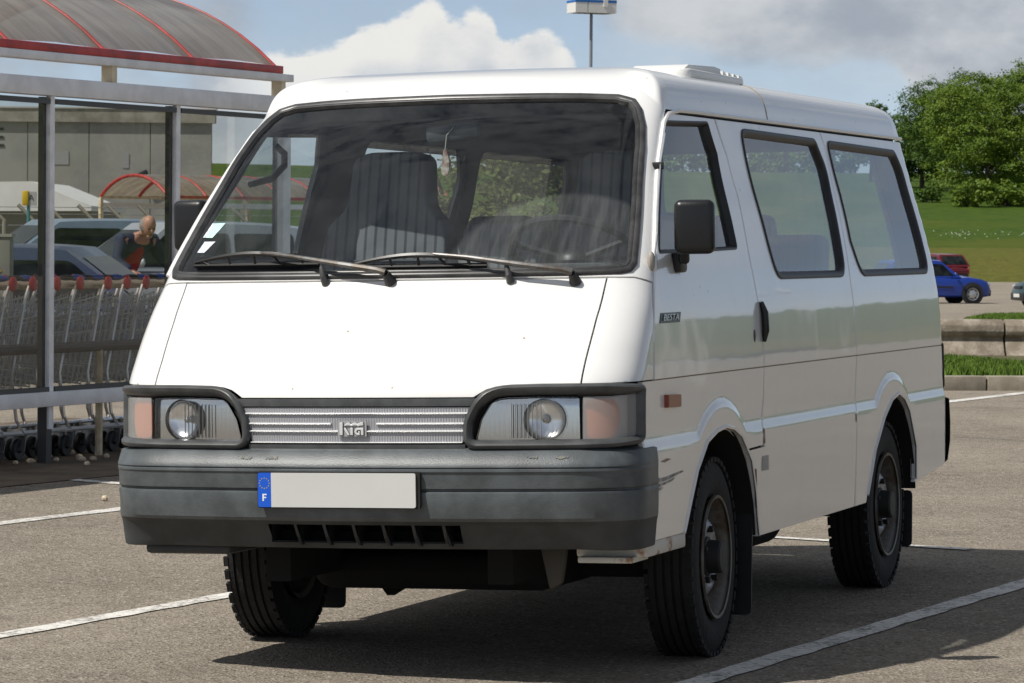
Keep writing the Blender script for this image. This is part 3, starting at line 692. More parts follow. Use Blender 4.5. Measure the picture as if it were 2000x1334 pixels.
for a, c in VENT[:-1]:
    x, y = bump_xy(c+.005, -.03); mb = MB(); mb.obox((x, y+.06, .47), Vector((1, 0, 0)), Vector((0, 1, 0)), Vector((-.35, 0, 1)).normalized(), .004, .02, .04); mb.build('vent_slat', UNDERB, bumper)
# white lower valance behind the bumper end, rusty
RUSTY = mat('chipped_white', (.62, .60, .55), .5, color2=(.28, .13, .05), noise_scale=12, mix_lo=.34, mix_hi=.46)
mb = MB(); mb.box((.60, .30, .385), (.822, .72, .432)); mb.build('front_valance', RUSTY, van, bevel=.008)
mb = MB(); mb.box((.62, .25, .372), (.79, .42, .39)); mb.build('valance_tab', RUSTY, van, bevel=.004)
mb = MB(); mb.box((-.745, .16, .392), (-.46, .50, .428)); mb.build('front_valance', MATS['shade_dark_plastic'], van, bevel=.015)
# number plate
px0, px1 = -.288, .212; pz0, pz1 = .551, .653; y0 = bump_xy(0, .0)[1]-.012
mb = MB(); mb.prism(roundpoly([(px0-.004, pz0-.003), (px1+.012, pz0-.003), (px1+.012, pz1+.004), (px0-.004, pz1+.004)], .008, 3), (0, y0+.006, 0), (1, 0, 0), (0, 0, 1), (0, 1, 0), .012); plate = mb.build('number_plate', BLACK, van)
mb = MB(); mb.prism(roundpoly([(px0+.0423, pz0), (px1, pz0), (px1, pz1), (px0+.0423, pz1)], [0, .007, .007, 0], 3), (0, y0, 0), (1, 0, 0), (0, 0, 1), (0, 1, 0), .0055); mb.build('plate_face', mat('plate_white', (.60, .605, .58), .45, noise_amt=.02, noise_scale=4), plate)
mb = MB(); mb.prism(roundpoly([(px0, pz0), (px0+.042, pz0), (px0+.042, pz1), (px0, pz1)], [.007, 0, 0, .007], 3), (0, y0, 0), (1, 0, 0), (0, 0, 1), (0, 1, 0), .0055); mb.build('blue_band', mat('plate_blue', (.006, .10, .62), .4), plate)
cx = px0+.021
mb = MB(); mb.prism([(0, 0), (.0045, 0), (.0045, .0088), (.0118, .0088), (.0118, .0125), (.0045, .0125), (.0045, .0175), (.0135, .0175), (.0135, .0215), (0, .0215)], (cx-.0065, y0-.0006, pz0+.018), (1, 0, 0), (0, 0, 1), (0, 1, 0), .0004); mb.build('country_letter', mat('plate_letter', (.85, .86, .85), .5), plate)
STAR = mat('star_yellow', (.42, .36, .20), .5)
for k in range(12):
    a = 2*math.pi*k/12; c = (cx+.0155*math.sin(a), pz0+.071+.0155*math.cos(a)); P = []
    for j in range(10):
        rr = .0030 if j % 2 == 0 else .0013; P.append((rr*math.sin(math.pi*j/5), rr*math.cos(math.pi*j/5)))
    mb = MB(); mb.prism(P[::-1], (c[0], y0-.0006, c[1]), (1, 0, 0), (0, 0, 1), (0, 1, 0), .0004); mb.build('star', STAR, plate)
# ---- wheels
TYRE = mat('tyre', (.009, .009, .009), .8, noise_amt=.3, noise_scale=20, bump=.3, bump_scale=60)
STEEL = mat('wheel_steel', (.17, .165, .155), .5, metal=.2, color2=(.085, .062, .040), noise_scale=16)
DISH = mat('wheel_dish', (.36, .37, .39), .42, metal=.3, noise_amt=.3, noise_scale=20)
HUBM = mat('hub_dark', (.012, .012, .012), .6)
def wheel(name, x, y, z, sgn, r=.318, steer=0.):
    e = empty(name, (x, y, z)); e.parent = van; e.rotation_euler = (0, 0, steer)
    hw = .078; k = r/.318
    prof = [(-hw*.80, .190), (-hw*.98, .215), (-hw*1.04, .25), (-hw*.98, .288), (-hw*.86, .309)]
    for i in range(5):
        a = -.70+i*.35; prof += [(hw*(a-.11), .317), (hw*(a+.11), .317)]
        if i < 4: prof += [(hw*(a+.125), .309), (hw*(a+.225), .309)]
    prof += [(hw*.86, .309), (hw*.98, .288), (hw*1.04, .25), (hw*.98, .215), (hw*.80, .190)]
    mb = MB(); mb.lathe([(a*sgn, q_*k) for a, q_ in prof], (0, 0, 0), (1, 0, 0), 64)
    ty = mb.build('tyre', TYRE, e, True, 30)
    # shoulder lugs
    mb = MB()
    for i in range(44):
        for sd in (-1, 1):
            a = 2*math.pi*(i+.5*(sd > 0))/44; u = Vector((0, math.cos(a), math.sin(a))); t = Vector((0, -math.sin(a), math.cos(a)))
            mb.obox(u*.3115*k+Vector((sd*hw*.90, 0, 0)), Vector((1, 0, 0)), t, u, hw*.10, .0155, .008)
    tl_ = mb.build('tread_lugs', TYRE, ty); tl_['kind'] = 'stuff'
    mb = MB(); mb.lathe([(sgn*a, q_) for a, q_ in ((.086, .188), (.088, .197), (.080, .199), (.074, .190), (.062, .182), (.045, .178), (.02, .172), (-.02, .165), (-.07, .175), (-.08, .19))], (0, 0, 0), (1, 0, 0), 56); rim = mb.build('rim', STEEL, e, True, 35)
    mb = MB(); mb.lathe([(sgn*a, q_) for a, q_ in ((.018, .171), (.012, .150), (.022, .138), (.048, .122), (.058, .108), (.060, .095), (.052, .080), (.050, .05))], (0, 0, 0), (1, 0, 0), 56); mb.build('wheel_dish', DISH, rim, True, 35)
    mb = MB(); mb.lathe([(sgn*a, q_) for a, q_ in ((.045, .066), (.056, .064), (.060, .055), (.098, .052), (.104, .046), (.105, .001))], (0, 0, 0), (1, 0, 0), 32); mb.build('hub', HUBM, rim, True, 35)
    for i in range(5):
        a = 2*math.pi*i/5+.3; mb = MB(); mb.lathe([(sgn*.05, .011), (sgn*.072, .011), (sgn*.074, .006), (sgn*.074, .0005)], (0, .088*math.cos(a), .088*math.sin(a)), (1, 0, 0), 6); mb.build('wheel_nut', HUBM, rim)
    for i in range(8):
        a = 2*math.pi*i/8; mb = MB(); mb.sphere((sgn*.036, .128*math.cos(a), .128*math.sin(a)), .017, 10, 6, (.35, 1, 1)); mb.build('wheel_slot', BLACK, rim, True)
    return e
WZ = .318
wheel('wheel', .712, 1.166, WZ+.001, 1, steer=R(2.2)); wheel('wheel', .702, 3.68, WZ+.002, 1)
wheel('wheel', -.712, 1.166, WZ+.038, -1, steer=R(2.2)); wheel('wheel', -.702, 3.68, WZ+.038, -1)
# wheel housings, floor and running gear
for cy, r_w in ((1.125, .43), (3.59, .43)):
    for sgn in (1, -1):
        V = []; F = []; n_ = 20
        for i in range(n_+1):
            a = .24+(math.pi-.30)*(i/n_); y = cy-r_w*math.cos(a); z = .335+r_w*math.sin(a)*.955
            V += [(sgn*.822, y, z), (sgn*.50, y, z)]
        F = [(2*i, 2*i+1, 2*i+3, 2*i+2) for i in range(n_)]
        V += [(sgn*.50, cy, .30)]; F += [(len(V)-1, 2*i+1, 2*i+3) for i in range(n_)]
        mk('wheel_housing', V, F, BLACK, van)
UNDER = mat('underbody', (.003, .003, .003), .9)
mb = MB(); mb.box((-.50, .14, .43), (.50, 4.5, .47)); mb.box((-.80, 1.62, .43), (.80, 3.15, .465)); mb.box((-.80, 4.05, .46), (.80, 4.55, .50)); mb.build('floor_pan', UNDER, van)
mb = MB(); mb.box((-.40, .30, .30), (-.32, 4.4, .44)); mb.box((.32, .30, .30), (.40, 4.4, .44)); mb.box((-.62, .95, .27), (.62, 1.05, .33)); mb.tube([(-.62, 3.68, .32), (.62, 3.68, .32)], .05, 10); mb.sphere((0, 3.68, .32), .13, 14, 8); mb.build('chassis', UNDER, van)
mb = MB(); mb.box((-.42, .7, .24), (.40, 1.6, .36)); mb.box((-.2, 1.6, .24), (.15, 2.3, .38)); mb.build('engine_sump', UNDER, van, bevel=.07, seg=3)
mb = MB(); mb.tube([(.45, 1.6, .33), (.48, 2.2, .30), (.48, 3.0, .29), (.55, 3.25, .34), (.55, 4.5, .32)], .028, 10); mb.lathe([(-.35, .01), (-.33, .075), (.33, .075), (.35, .01)], (.48, 2.6, .30), (0, 1, 0), 16); mb.build('exhaust', UNDER, van, True)
mb = MB(); mb.prism([(-.36, .345), (.02, .345), (-.225, .20), (-.25, .20)], (0, .95, 0), (1, 0, 0), (0, 0, 1), (0, 1, 0), .006); mb.build('splash_plate', UNDER, van)
mb = MB(); mb.prism([(.47, .42), (.56, .42), (.54, .30), (.50, .28)], (0, .34, 0), (1, 0, 0), (0, 0, 1), (0, 1, 0), .03); mb.build('towing_eye', mat('dirty_steel', (.06, .055, .045), .7), van, bevel=.01)
for y, z1, sgn, wd_ in ((1.50, .52, 1, .20), (1.50, .52, -1, .20), (4.02, .35, 1, .17), (4.02, .35, -1, .17)):
    mb = MB(); mb.prism(roundpoly([(-wd_/2, .10 if y < 2 else .13), (wd_/2, .10 if y < 2 else .13), (wd_/2, z1), (-wd_/2, z1)], .02, 3), (sgn*.715, y, 0), (1, 0, 0), (0, .10, 1), (0, 1, 0), .008); mb.build('mud_flap', RUBBER, van)
# arch lips
for arc in ([(2.099, .43), (2.112, .507), (2.131, .613), (2.159, .699), (2.185, .725), (2.21, .734), (2.232, .723), (2.253, .696), (2.282, .61), (2.295, .505), (2.301, .42), (2.308, .355)], [(2.679, .385), (2.706, .547), (2.742, .665), (2.775, .728), (2.8, .745), (2.822, .722), (2.841, .676), (2.870, .53), (2.872, .40)]):
    pp = resample(uz(arc), .02, False)
    V, F = ring_data(pp, [(-.002, .004), (.006, .006), (.010, .001), (.010, -.02), (-.004, -.02)], False)
    for sgn in (1, -1):
        mb = MB(); mb.add([(v.x*sgn, v.y, v.z) for v in V], F); mb.build('arch_lip', WHITE, van, True, 40)
# rear bumper and lamp seen on the flank's end
mb = MB()
RB = [(-.01, .70), (.012, .69), (.016, .60), (.016, .52), (.006, .44), (-.02, .42)]
V = []; F = []; SB = [3.30+.1*i for i in range(18)]
for s in SB:
    for d, z in RB:
        u = U(s); V.append(SP(u, z)+SN(u, z)*(d+.012))
F = [(i*6+j, (i+1)*6+j, (i+1)*6+j+1, i*6+j+1) for i in range(len(SB)-1) for j in range(5)]
for sgn in (1, -1): mb.add([(v.x*sgn, v.y, v.z) for v in V], F)
mb.build('rear_bumper', RUBBER, van, True)
for sgn in (1, -1):
    D = panel_data(roundpoly(uz([(3.35, .735), (3.9, .735), (3.9, .92), (3.35, .92)]), .015, 3), gap=0, off=.016, depth=.02, fine=False); emit('tail_lamp_bezel', D if sgn > 0 else mirror(D), RUBBER, van)
# ---- fittings of the van
def PT(s, z, off=0.): return SP(U(s), z)+SN(U(s), z)*off
def text_mesh(txt, size, depth=0.):
    cu = bpy.data.curves.new('t', 'FONT'); cu.body = txt; cu.size = size; cu.extrude = depth; cu.align_x = 'CENTER'; cu.align_y = 'CENTER'; cu.resolution_u = 3
    ob = bpy.data.objects.new('t', cu); col.objects.link(ob)
    me = bpy.data.meshes.new_from_object(ob.evaluated_get(bpy.context.evaluated_depsgraph_get()))
    bpy.data.objects.remove(ob); bpy.data.curves.remove(cu); return me
def text(name, txt, size, m_, parent, M4, depth=.001):
    me = text_mesh(txt, size, depth); me.transform(M4); me.materials.clear(); return link(name, me, parent, m_)
def basis(o, x, y):
    x = Vector(x).normalized(); y = Vector(y).normalized(); z = x.cross(y); M4 = Matrix((x, y, z)).transposed().to_4x4(); M4.translation = Vector(o); return M4
WIPM = mat('wiper_metal', (.16, .16, .16), .34, metal=.5, color2=(.10, .085, .07), noise_scale=25); WIPB = mat('wiper_black', (.013, .013, .013), .4)
for sb, zb, st_, zt_, sa, sc_ in ((.041, 1.214, -.62, 1.283, -.985, -.33), (.868, 1.206, .23, 1.271, -.155, .47)):
    w = empty('windscreen_wiper'); w.parent = van
    mb = MB(); q0 = PT(sb, zb, .0); q1 = PT(sb-.012, zb+.006, .036); mb.tube([q0, q0*.4+q1*.6, q1], [.019, .015, .012], 12); mb.build('spindle', RUBBER, w, True)
    pts = [PT(sb-.01, zb+.006, .040), PT(sb-.05, zb+.012, .044), PT(sb*.62+st_*.38, zb+(zt_-zb)*.36+.004, .048), PT(sb*.25+st_*.75, zb+(zt_-zb)*.74+.003, .046), PT(st_, zt_, .040)]
    mb = MB(); mb.tube(pts, [.011, .011, .0095, .006, .005], 8); mb.build('wiper_arm', WIPM, w, True)
    zm = zt_-.004; n_ = 14
    top_ = [PT(sa+(sc_-sa)*i/n_, zm-.006+.010*math.sin(math.pi*i/n_), .014+.022*math.sin(math.pi*i/n_)) for i in range(n_+1)]
    mb = MB(); mb.tube(top_, [.004+.005*math.sin(math.pi*i/n_) for i in range(n_+1)], 6); mb.build('wiper_bow', WIPB, w, True)
    mb = MB()
    for i in range(n_): mb.bar(PT(sa+(sc_-sa)*i/n_, zm-.010, .006), PT(sa+(sc_-sa)*(i+1)/n_, zm-.010, .006), .012, .011, SN(U(sa), zm))
    mb.build('wiper_blade', WIPB, w)
    for f in (.12, .30, .5, .70, .88):
        i = f*n_; a = top_[int(i)]; c = PT(sa+(sc_-sa)*f, zm-.010, .008); mb = MB(); mb.tube([a, c], .0045, 5); mb.build('wiper_link', WIPB, w)
for s, z in ((-.27, 1.212), (.585, 1.210)):
    mb = MB(); a = PT(s, z, 0); mb.tube([a, PT(s-.006, z+.008, .022), PT(s-.018, z+.030, .034)], [.013, .010, .007], 10); mb.build('washer_nozzle', mat('nozzle', (.06, .06, .06), .4), van, True)
# radio aerial up the pillar
mb = MB(); mb.tube([PT(1.80, 1.262, .012), PT(1.80, 1.34, .022), PT(1.79, 1.42, .022), PT(1.85, 1.56, .022), PT(1.94, 1.66, .02)], [.003, .003, .0028, .0025, .002], 6); aer = mb.build('radio_aerial', mat('aerial_steel', (.75, .75, .74), .2, metal=.9), van, True)
mb = MB(); a = PT(1.76, 1.262, .008); mb.sphere(a, .012, 12, 8, (1.0, 1.3, 2.6)); mb.build('aerial_base', mat('aerial_base', (.34, .31, .27), .5), aer, True)
mb = MB(); mb.box(tuple(PT(1.88, 1.557, .0)-Vector((.008, .012, .007))), tuple(PT(1.88, 1.557, .024)+Vector((.006, .004, .007)))); mb.build('aerial_clip', RUBBER, aer, bevel=.003)
# mirrors
def mirror_obj(c, sgn, foot):
    e = empty('door_mirror'); e.parent = van
    mb = MB(); ax = Vector((1, .25*sgn, 0)).normalized(); ay = Vector((-.25*sgn, 1, 0)).normalized(); mb.obox(c, ax, ay, Vector((0, 0, 1)), .062, .030, .083)
    o = mb.build('mirror_housing', mat('mirror_black', (.009, .009, .010), .34, bump=.1, bump_scale=300), e, bevel=.022, seg=4, ang=60)
    mb = MB(); mb.obox(Vector(c)+ay*.0285, ax, ay, Vector((0, 0, 1)), .052, .003, .072); mb.build('mirror_glass', CHROME, e)
    mb = MB(); mb.tube([Vector(c)+Vector((-.035*sgn, .01, -.07)), Vector(c)+Vector((-.04*sgn, .03, -.10)), Vector(foot)+Vector((.018*sgn, -.02, .012))], [.014, .014, .016], 10); mb.build('mirror_arm', RUBBER, e, True)
    mb = MB(); mb.box((foot[0]-.012, foot[1]-.05, foot[2]-.032), (foot[0]+.022, foot[1]+.03, foot[2]+.030)); mb.build('mirror_foot', RUBBER, e, bevel=.010)
mirror_obj((.886, .64, 1.369), 1, (.797, .765, 1.262)); mirror_obj((-.868, .845, 1.405), -1, (-.797, .765, 1.262))
# handles, lock, repeater, badge
hd = emit('handle_recess', panel_data(roundpoly(uz([(2.311, .996), (2.330, .993), (2.314, 1.130), (2.299, 1.126)]), .010, 3), gap=0, off=.001, rim=False, depth=.004, fine=False, step=.02), mat('recess_grey', (.42, .42, .41), .5), van)
mb = MB(); mb.tube([PT(2.304, 1.125, .006), PT(2.309, 1.09, .014), PT(2.315, 1.03, .014), PT(2.320, .995, .005)], [.008, .012, .012, .007], 10); mb.build('door_handle', RUBBER, van, True)
mb = MB(); c = PT(2.293, 1.015, 0); mb.sphere(c, .013, 12, 8, (.35, .9, 1.7)); mb.build('door_lock', mat('lock_dark', (.10, .09, .08), .4, metal=.5), van, True)
for sgn in (1, -1):
    D = panel_data(uz(FT['rep'][::-1]), gap=0, rim=True, off=.014, depth=.016, fine=False, step=.02); rp = emit('side_repeater', D if sgn > 0 else mirror(D), mat('repeater_amber', (.26, .045, .012), .3, coat=.15), van)
bb = emit('name_badge', panel_data(uz([(2.018, 1.0785), (2.071, 1.0785), (2.071, 1.1095), (2.018, 1.1095)]), gap=0, off=.002, depth=.003, rim=False, fine=False, step=.02), mat('badge_black', (.012, .012, .014), .3), van)
c = PT(2.0445, 1.094, .0045); yv = Vector((0, 1, 0)); zv = SP(U(2.0445), 1.11)-SP(U(2.0445), 1.08)
me4 = basis(c, yv, zv)
text('badge_lettering', 'BESTA', .043, mat('badge_silver', (.62, .64, .66), .25, metal=.6), bb, me4 @ Matrix.Diagonal((1.42, .80, 1, 1)), .0012)
# scuffs, tape, rust, on their own little patches
SCUFF = mat('scuff_dark', (.16, .15, .14), .6, color2=(.45, .43, .41), noise_scale=30); RUST = mat('rust_run', (.20, .085, .03), .7, color2=(.45, .36, .28), noise_scale=22)
for P, m_, nm in (([(2.028, .617), (2.045, .616), (2.09, .626), (2.094, .622), (2.05, .606), (2.030, .604)], SCUFF, 'scuff_mark'), ([(2.029, .600), (2.048, .602), (2.072, .610), (2.064, .600), (2.045, .594), (2.031, .590)], SCUFF, 'scuff_mark'), ([(2.0285, .586), (2.036, .589), (2.042, .586), (2.033, .578)], SCUFF, 'scuff_mark'), ([(2.026, .62), (2.0295, .62), (2.0305, .53), (2.028, .53)], SCUFF, 'scuff_mark'),
                  ([(2.0345, .665), (2.05, .672), (2.062, .668), (2.045, .661)], RUST, 'rust_mark'), ([(2.318, .655), (2.3245, .66), (2.3238, .70), (2.321, .712)], RUST, 'rust_mark'), ([(2.297, .45), (2.302, .45), (2.298, .58), (2.293, .58)], RUST, 'rust_mark'), ([(2.630, .67), (2.634, .67), (2.634, .70), (2.630, .70)], RUST, 'rust_mark'),
                  ([(2.314, .568), (2.335, .568), (2.334, .617), (2.315, .617)], mat('tape_grey', (.36, .36, .34), .5), 'tape_patch')):
    emit(nm, panel_data(uz(P), gap=0, rim=False, off=.0012, depth=0, fine=False, step=.03), m_, van)
SCR = mat('scraped_plastic', (.17, .155, .115), .6, color2=(.085, .096, .10), noise_scale=70, mix_lo=.46, mix_hi=.58)
for s0, s1, a0, a1 in ((-.55, -.49, .35, .85), (-.42, -.36, .3, .8), (.82, .87, .35, .7), (.95, 1.02, .35, .75)):
    P = []
    rnd_ = random.Random(int(s0*100))
    for i in range(12):
        for f in (a0+rnd_.uniform(0, .22), a1-rnd_.uniform(0, .22)):
            d = -.022+.019*f; z = .712-.028*f; x, y = bump_xy(s0+(s1-s0)*i/11, d+.0015); P.append((x, y, z+.0012))
    mk('scrape_mark', P, [(2*i, 2*i+1, 2*i+3, 2*i+2) for i in range(11)], SCR, bumper)
# roof ventilator
rv = empty('roof_ventilator'); rv.parent = van
VW = mat('vent_white', (.74, .74, .72), .4)
mb = MB(); mb.prism(roundpoly([(.36, 1.62), (.60, 1.62), (.58, 2.42), (.38, 2.42)], .05, 4), (0, 0, 1.872), (1, 0, 0), (0, 1, 0), (0, 0, 1), .035); mb.build('vent_base', VW, rv, bevel=.008)
mb = MB(); mb.prism([(1.64, .035), (1.70, .052), (2.02, .060), (2.10, .055), (2.10, .030), (1.64, .030)], (.385, 0, 1.872), (0, 1, 0), (0, 0, 1), (1, 0, 0), .19); mb.build('vent_cowl', VW, rv, bevel=.006)
for i in range(5):
    mb = MB(); y = 2.14+i*.07; mb.prism([(0, 0), (.05, 0), (.05, .008), (.01, .022-i*.002), (0, .022-i*.002)], (.39, y-.06, 1.902), (0, 1, 0), (0, 0, 1), (1, 0, 0), .18); mb.build('vent_fin', VW, rv)
# stickers behind the windscreen
for P, c in (([(-1.155, 1.363), (-.985, 1.362), (-.955, 1.408), (-1.115, 1.408)], (.50, .80, .70)), ([(-1.10, 1.316), (-.985, 1.315), (-.955, 1.350), (-1.065, 1.350)], (.62, .66, .78))):
    st = emit('windscreen_sticker', panel_data(uz(P[::-1] if area2(uz(P)) < 0 else P), gap=0, rim=False, off=-.002, depth=0, fine=False), mat('sticker_%d' % int(c[0]*100), c, .6, noise_amt=.12, noise_scale=60), van)
emit('windscreen_sticker', panel_data(uz([(-1.155, 1.363), (-1.105, 1.3625), (-1.072, 1.408), (-1.115, 1.408)]), gap=0, rim=False, off=-.0012, depth=0, fine=False), mat('sticker_white', (.70, .71, .78), .6, noise_amt=.3, noise_scale=90), van)
# ---- inside
FAB = mat('seat_fabric', (.165, .17, .18), .9, noise_amt=.2, noise_scale=50)
def stripes(M):
    t = M.node_tree; p = t.nodes['Principled BSDF']; g = N(t, 'ShaderNodeTexCoord'); w = N(t, 'ShaderNodeTexWave', ins={'Scale': 9., 'Distortion': .4, 'Detail': 1}); w.bands_direction = 'X'; L(t, g.outputs['Object'], w.inputs[0])
    mxx = N(t, 'ShaderNodeMix', data_type='RGBA'); mxx.inputs[6].default_value = (.045, .048, .055, 1); mxx.inputs[7].default_value = (.14, .145, .15, 1); L(t, mrange(t, w.outputs[1], .05, .30), mxx.inputs[0]); L(t, mxx.outputs[2], p.inputs['Base Color'])
stripes(FAB)
def seat(name, x0, x1, y, ztop, shoulder=None, zbase=.86, depth=.13):
    e = empty(name); e.parent = van; k = .16
    o2 = [(x0, zbase), (x1, zbase), (x1, shoulder or ztop), (x0, shoulder or ztop)]
    if shoulder:
        cx_ = (x0+x1)/2; hw_ = .125; o2 = [(x0, zbase), (x1, zbase), (x1-.01, zbase+.28), (x1-.045, shoulder), (cx_+hw_+.015, shoulder+.05), (cx_+hw_, ztop-.02), (cx_+hw_-.05, ztop), (cx_-hw_+.05, ztop), (cx_-hw_, ztop-.02), (cx_-hw_-.015, shoulder+.05), (x0+.045, shoulder), (x0+.01, zbase+.28)]
    mb = MB(); mb.prism(roundpoly(o2, .05, 3), (0, y-k*.0, 0), (1, 0, 0), (0, .22, 1), (0, 1, 0), depth)
    for v in mb.V: v.y += -.22*zbase
    mb.build('seat_back', FAB, e, bevel=.03, seg=3, ang=50)
    mb = MB(); mb.box((x0, y-.44, zbase-.16), (x1, y+.06, zbase+.02)); mb.build('seat_cushion', FAB, e, bevel=.04, seg=3, ang=50)
    for z in ((zbase+.22, zbase+.42) if shoulder else (zbase+.25,)):
        mb = MB(); mb.tube([(x0+.03, y+.22*(z-zbase)-.002, z), (x1-.03, y+.22*(z-zbase)-.002, z)], .006, 6); mb.build('seat_seam', INNER, e, True)
    return e
seat('passenger_seat', -.57, -.07, 1.05, 1.640, 1.40); seat('middle_seat', -.065, .20, 1.09, 1.40); seat('driver_seat', .20, .66, 1.16, 1.63, 1.38)
for y in (2.35, 3.25): seat('bench_seat', -.62, .62, y, 1.36, None, .84)
for y, xs_ in ((2.35, (-.36, .30)), (3.25, (-.36, .30))):
    for x in xs_:
        mb = MB(); mb.prism(roundpoly([(-.13, 1.32), (.13, 1.32), (.12, 1.44), (-.12, 1.44)], .04, 3), (x, y+.10, 0), (1, 0, 0), (0, 0, 1), (0, 1, 0), .09); mb.build('head_rest', FAB, van, bevel=.02, seg=2)
mb = MB(); mb.prism([(.36, 1.16), (.52, 1.205), (.78, 1.20), (.88, 1.17), (.90, 1.05), (.86, .80), (.40, .75), (.30, 1.0)], (-.70, 0, 0), (0, 1, 0), (0, 0, 1), (1, 0, 0), 1.40); mb.build('dashboard', mat('dash_plastic', (.045, .047, .05), .6, noise_amt=.15, noise_scale=20), van, bevel=.02)
mb = MB(); mb.prism(roundpoly([(.24, 1.19), (.66, 1.19), (.62, 1.265), (.28, 1.265)], .03, 3), (0, .60, 0), (1, 0, 0), (0, 0, 1), (0, 1, 0), .20); mb.build('instrument_cowl', MATS['dash_plastic'], van, bevel=.01)
swh = empty('steering_wheel'); swh.parent = van
cw = Vector((.445, .82, 1.295)); nn = Vector((0, .52, .85)).normalized(); ax1 = Vector((1, 0, 0)); ax2 = nn.cross(ax1)
mb = MB(); mb.tube([cw+ax1*.205*math.cos(a)+ax2*.205*math.sin(a) for a in [2*math.pi*i/36 for i in range(36)]], .014, 8, True); mb.build('wheel_rim', RUBBER, swh, True)
mb = MB()
for a in (R(200), R(340), R(90)): mb.tube([cw-nn*.03, cw+ax1*.2*math.cos(a)+ax2*.2*math.sin(a)], .012, 6)
mb.sphere(cw-nn*.025, .06, 14, 8, (1, 1, .6)); mb.tube([cw-nn*.02, cw-nn*.3], .03, 8); mb.build('wheel_spokes', RUBBER, swh, True)
rvm = empty('interior_mirror'); rvm.parent = van
mb = MB(); mb.obox((-.008, .97, 1.690), Vector((1, .08, .10)).normalized(), Vector((0, 1, 0)), Vector((-.1, 0, 1)).normalized(), .088, .014, .027); mb.build('mirror_shell', mat('mirror_shell', (.06, .065, .07), .45), rvm, bevel=.012)
mb = MB(); mb.tube([(-.008, .97, 1.715), (0, .945, 1.775)], .008, 8); mb.build('mirror_stalk', RUBBER, rvm, True)
chm = empty('hanging_charm'); chm.parent = rvm
mb = MB(); mb.tube([(.0, .955, 1.705), (-.022, .95, 1.68), (-.028, .95, 1.632)], .0018, 5); mb.build('charm_cord', mat('charm_cord', (.5, .46, .4), .8), chm)
mb = MB(); mb.prism(roundpoly([(-.043, 1.565), (-.034, 1.548), (-.018, 1.556), (-.014, 1.595), (-.024, 1.635), (-.034, 1.635)], .006, 2), (0, .95, 0), (1, 0, 0), (0, 0, 1), (0, 1, 0), .006); mb.build('charm_card', mat('charm_card', (.55, .50, .42), .6, color2=(.25, .10, .08), noise_scale=55), chm)
mb = MB(); mb.tube([(-.675, 1.10, 1.668), (-.650, 1.115, 1.64), (-.645, 1.10, 1.60), (-.650, 1.0, 1.555), (-.685, .90, 1.535)], [.010, .012, .012, .012, .010], 8); mb.build('grab_handle', RUBBER, van, True)
mb = MB(); mb.box((-.78, .30, .74), (.78, 4.45, .77)); mb.build('cabin_floor', INNER, van)
mb = MB(); mb.box((-.70, 1.56, .75), (.70, 1.585, .98)); mb.build('cab_partition', INNER, van)
# lettering on the rear window, read from outside
VD = mat('vinyl_dark', (.10, .10, .12), .6); rz = 1.692; ry = S(4.9, rz)[1]-.008
for cx_, t_ in ((.075, 'SUZUKI'), (-.28, 'SUZUKI')):
    text('window_lettering', t_, .034, VD, van, basis((cx_, ry, rz), (-1, 0, 0), (0, 0, 1)) @ Matrix.Diagonal((1.25, .75, 1, 1)), .0004)
mb = MB(); mb.prism([(-.018, 0), (0, .010), (.018, 0), (.008, -.001), (0, .004), (-.008, 0)], (.178, ry-.0005, rz+.001), (1, 0, 0), (0, 0, 1), (0, 1, 0), .0006); mb.build('window_emblem', mat('vinyl_red', (.55, .04, .05), .6), van)
mb = MB(); mb.prism([(.018, -.001), (0, -.011), (-.018, -.001), (-.008, 0), (0, -.005), (.008, -.001)], (.178, ry-.0005, rz+.001), (1, 0, 0), (0, 0, 1), (0, 1, 0), .0006); mb.build('window_emblem', MATS['vinyl_red'], van)
# ================================================================== GROUND, ROAD MARKS, HILL
fwd = Vector((-math.sin(YAW), math.cos(YAW), 0)); rgt = Vector((math.cos(YAW), math.sin(YAW), 0)); C0 = Vector((CAM[0], CAM[1], 0))
def LD(lat, dep): return C0+rgt*lat+fwd*dep
def lin(x, T):
    for (a, b), (c, d) in zip(T, T[1:]):
        if x <= c: return b+(d-b)*max(0, (x-a)/(c-a))
    return T[-1][1]
GT = [(-500, 0), (42, 0), (115, -.68), (182, -.70)]
HT = [(182, -.72), (192, .25), (202, .95), (225, 1.9), (250, 3.1), (280, 4.6), (310, 6.0), (345, 7.6), (385, 8.7), (430, 9.3), (600, 9.6), (1500, 10)]
def zground(lat, dep): return lin(dep, GT)
def zhill(lat, dep):
    if dep == 206: return zhill(lat, 205.9)-.4
    z = lin(dep, HT)+.30*math.sin(lat*.03+dep*.01)*sst(190, 260, dep)
    z += .05*max(0, lat-110)*sst(60, 240, dep)
    z += .020*max(0, -lat-30)*sst(190, 330, dep)
    return z
def gnd(px, py, z=0.):
    v = ray(px, py); t = (z-CAM[2])/v.z; return Vector(CAM)+v*t
def frange(a, b, n): return [a+(b-a)*i/n for i in range(n+1)]
deps = frange(-70, 40, 22)+[42]+frange(50, 182, 22)+[186]
V = []; F = []; lats = frange(-1, 1, 40)
for d in deps:
    for l in lats:
        q = l*(70+max(0, d)*.9); p = LD(q, d); V.append((p.x, p.y, zground(q, d)))
n_ = len(lats); F = [(i*n_+j, i*n_+j+1, (i+1)*n_+j+1, (i+1)*n_+j) for i in range(len(deps)-1) for j in range(n_-1)]
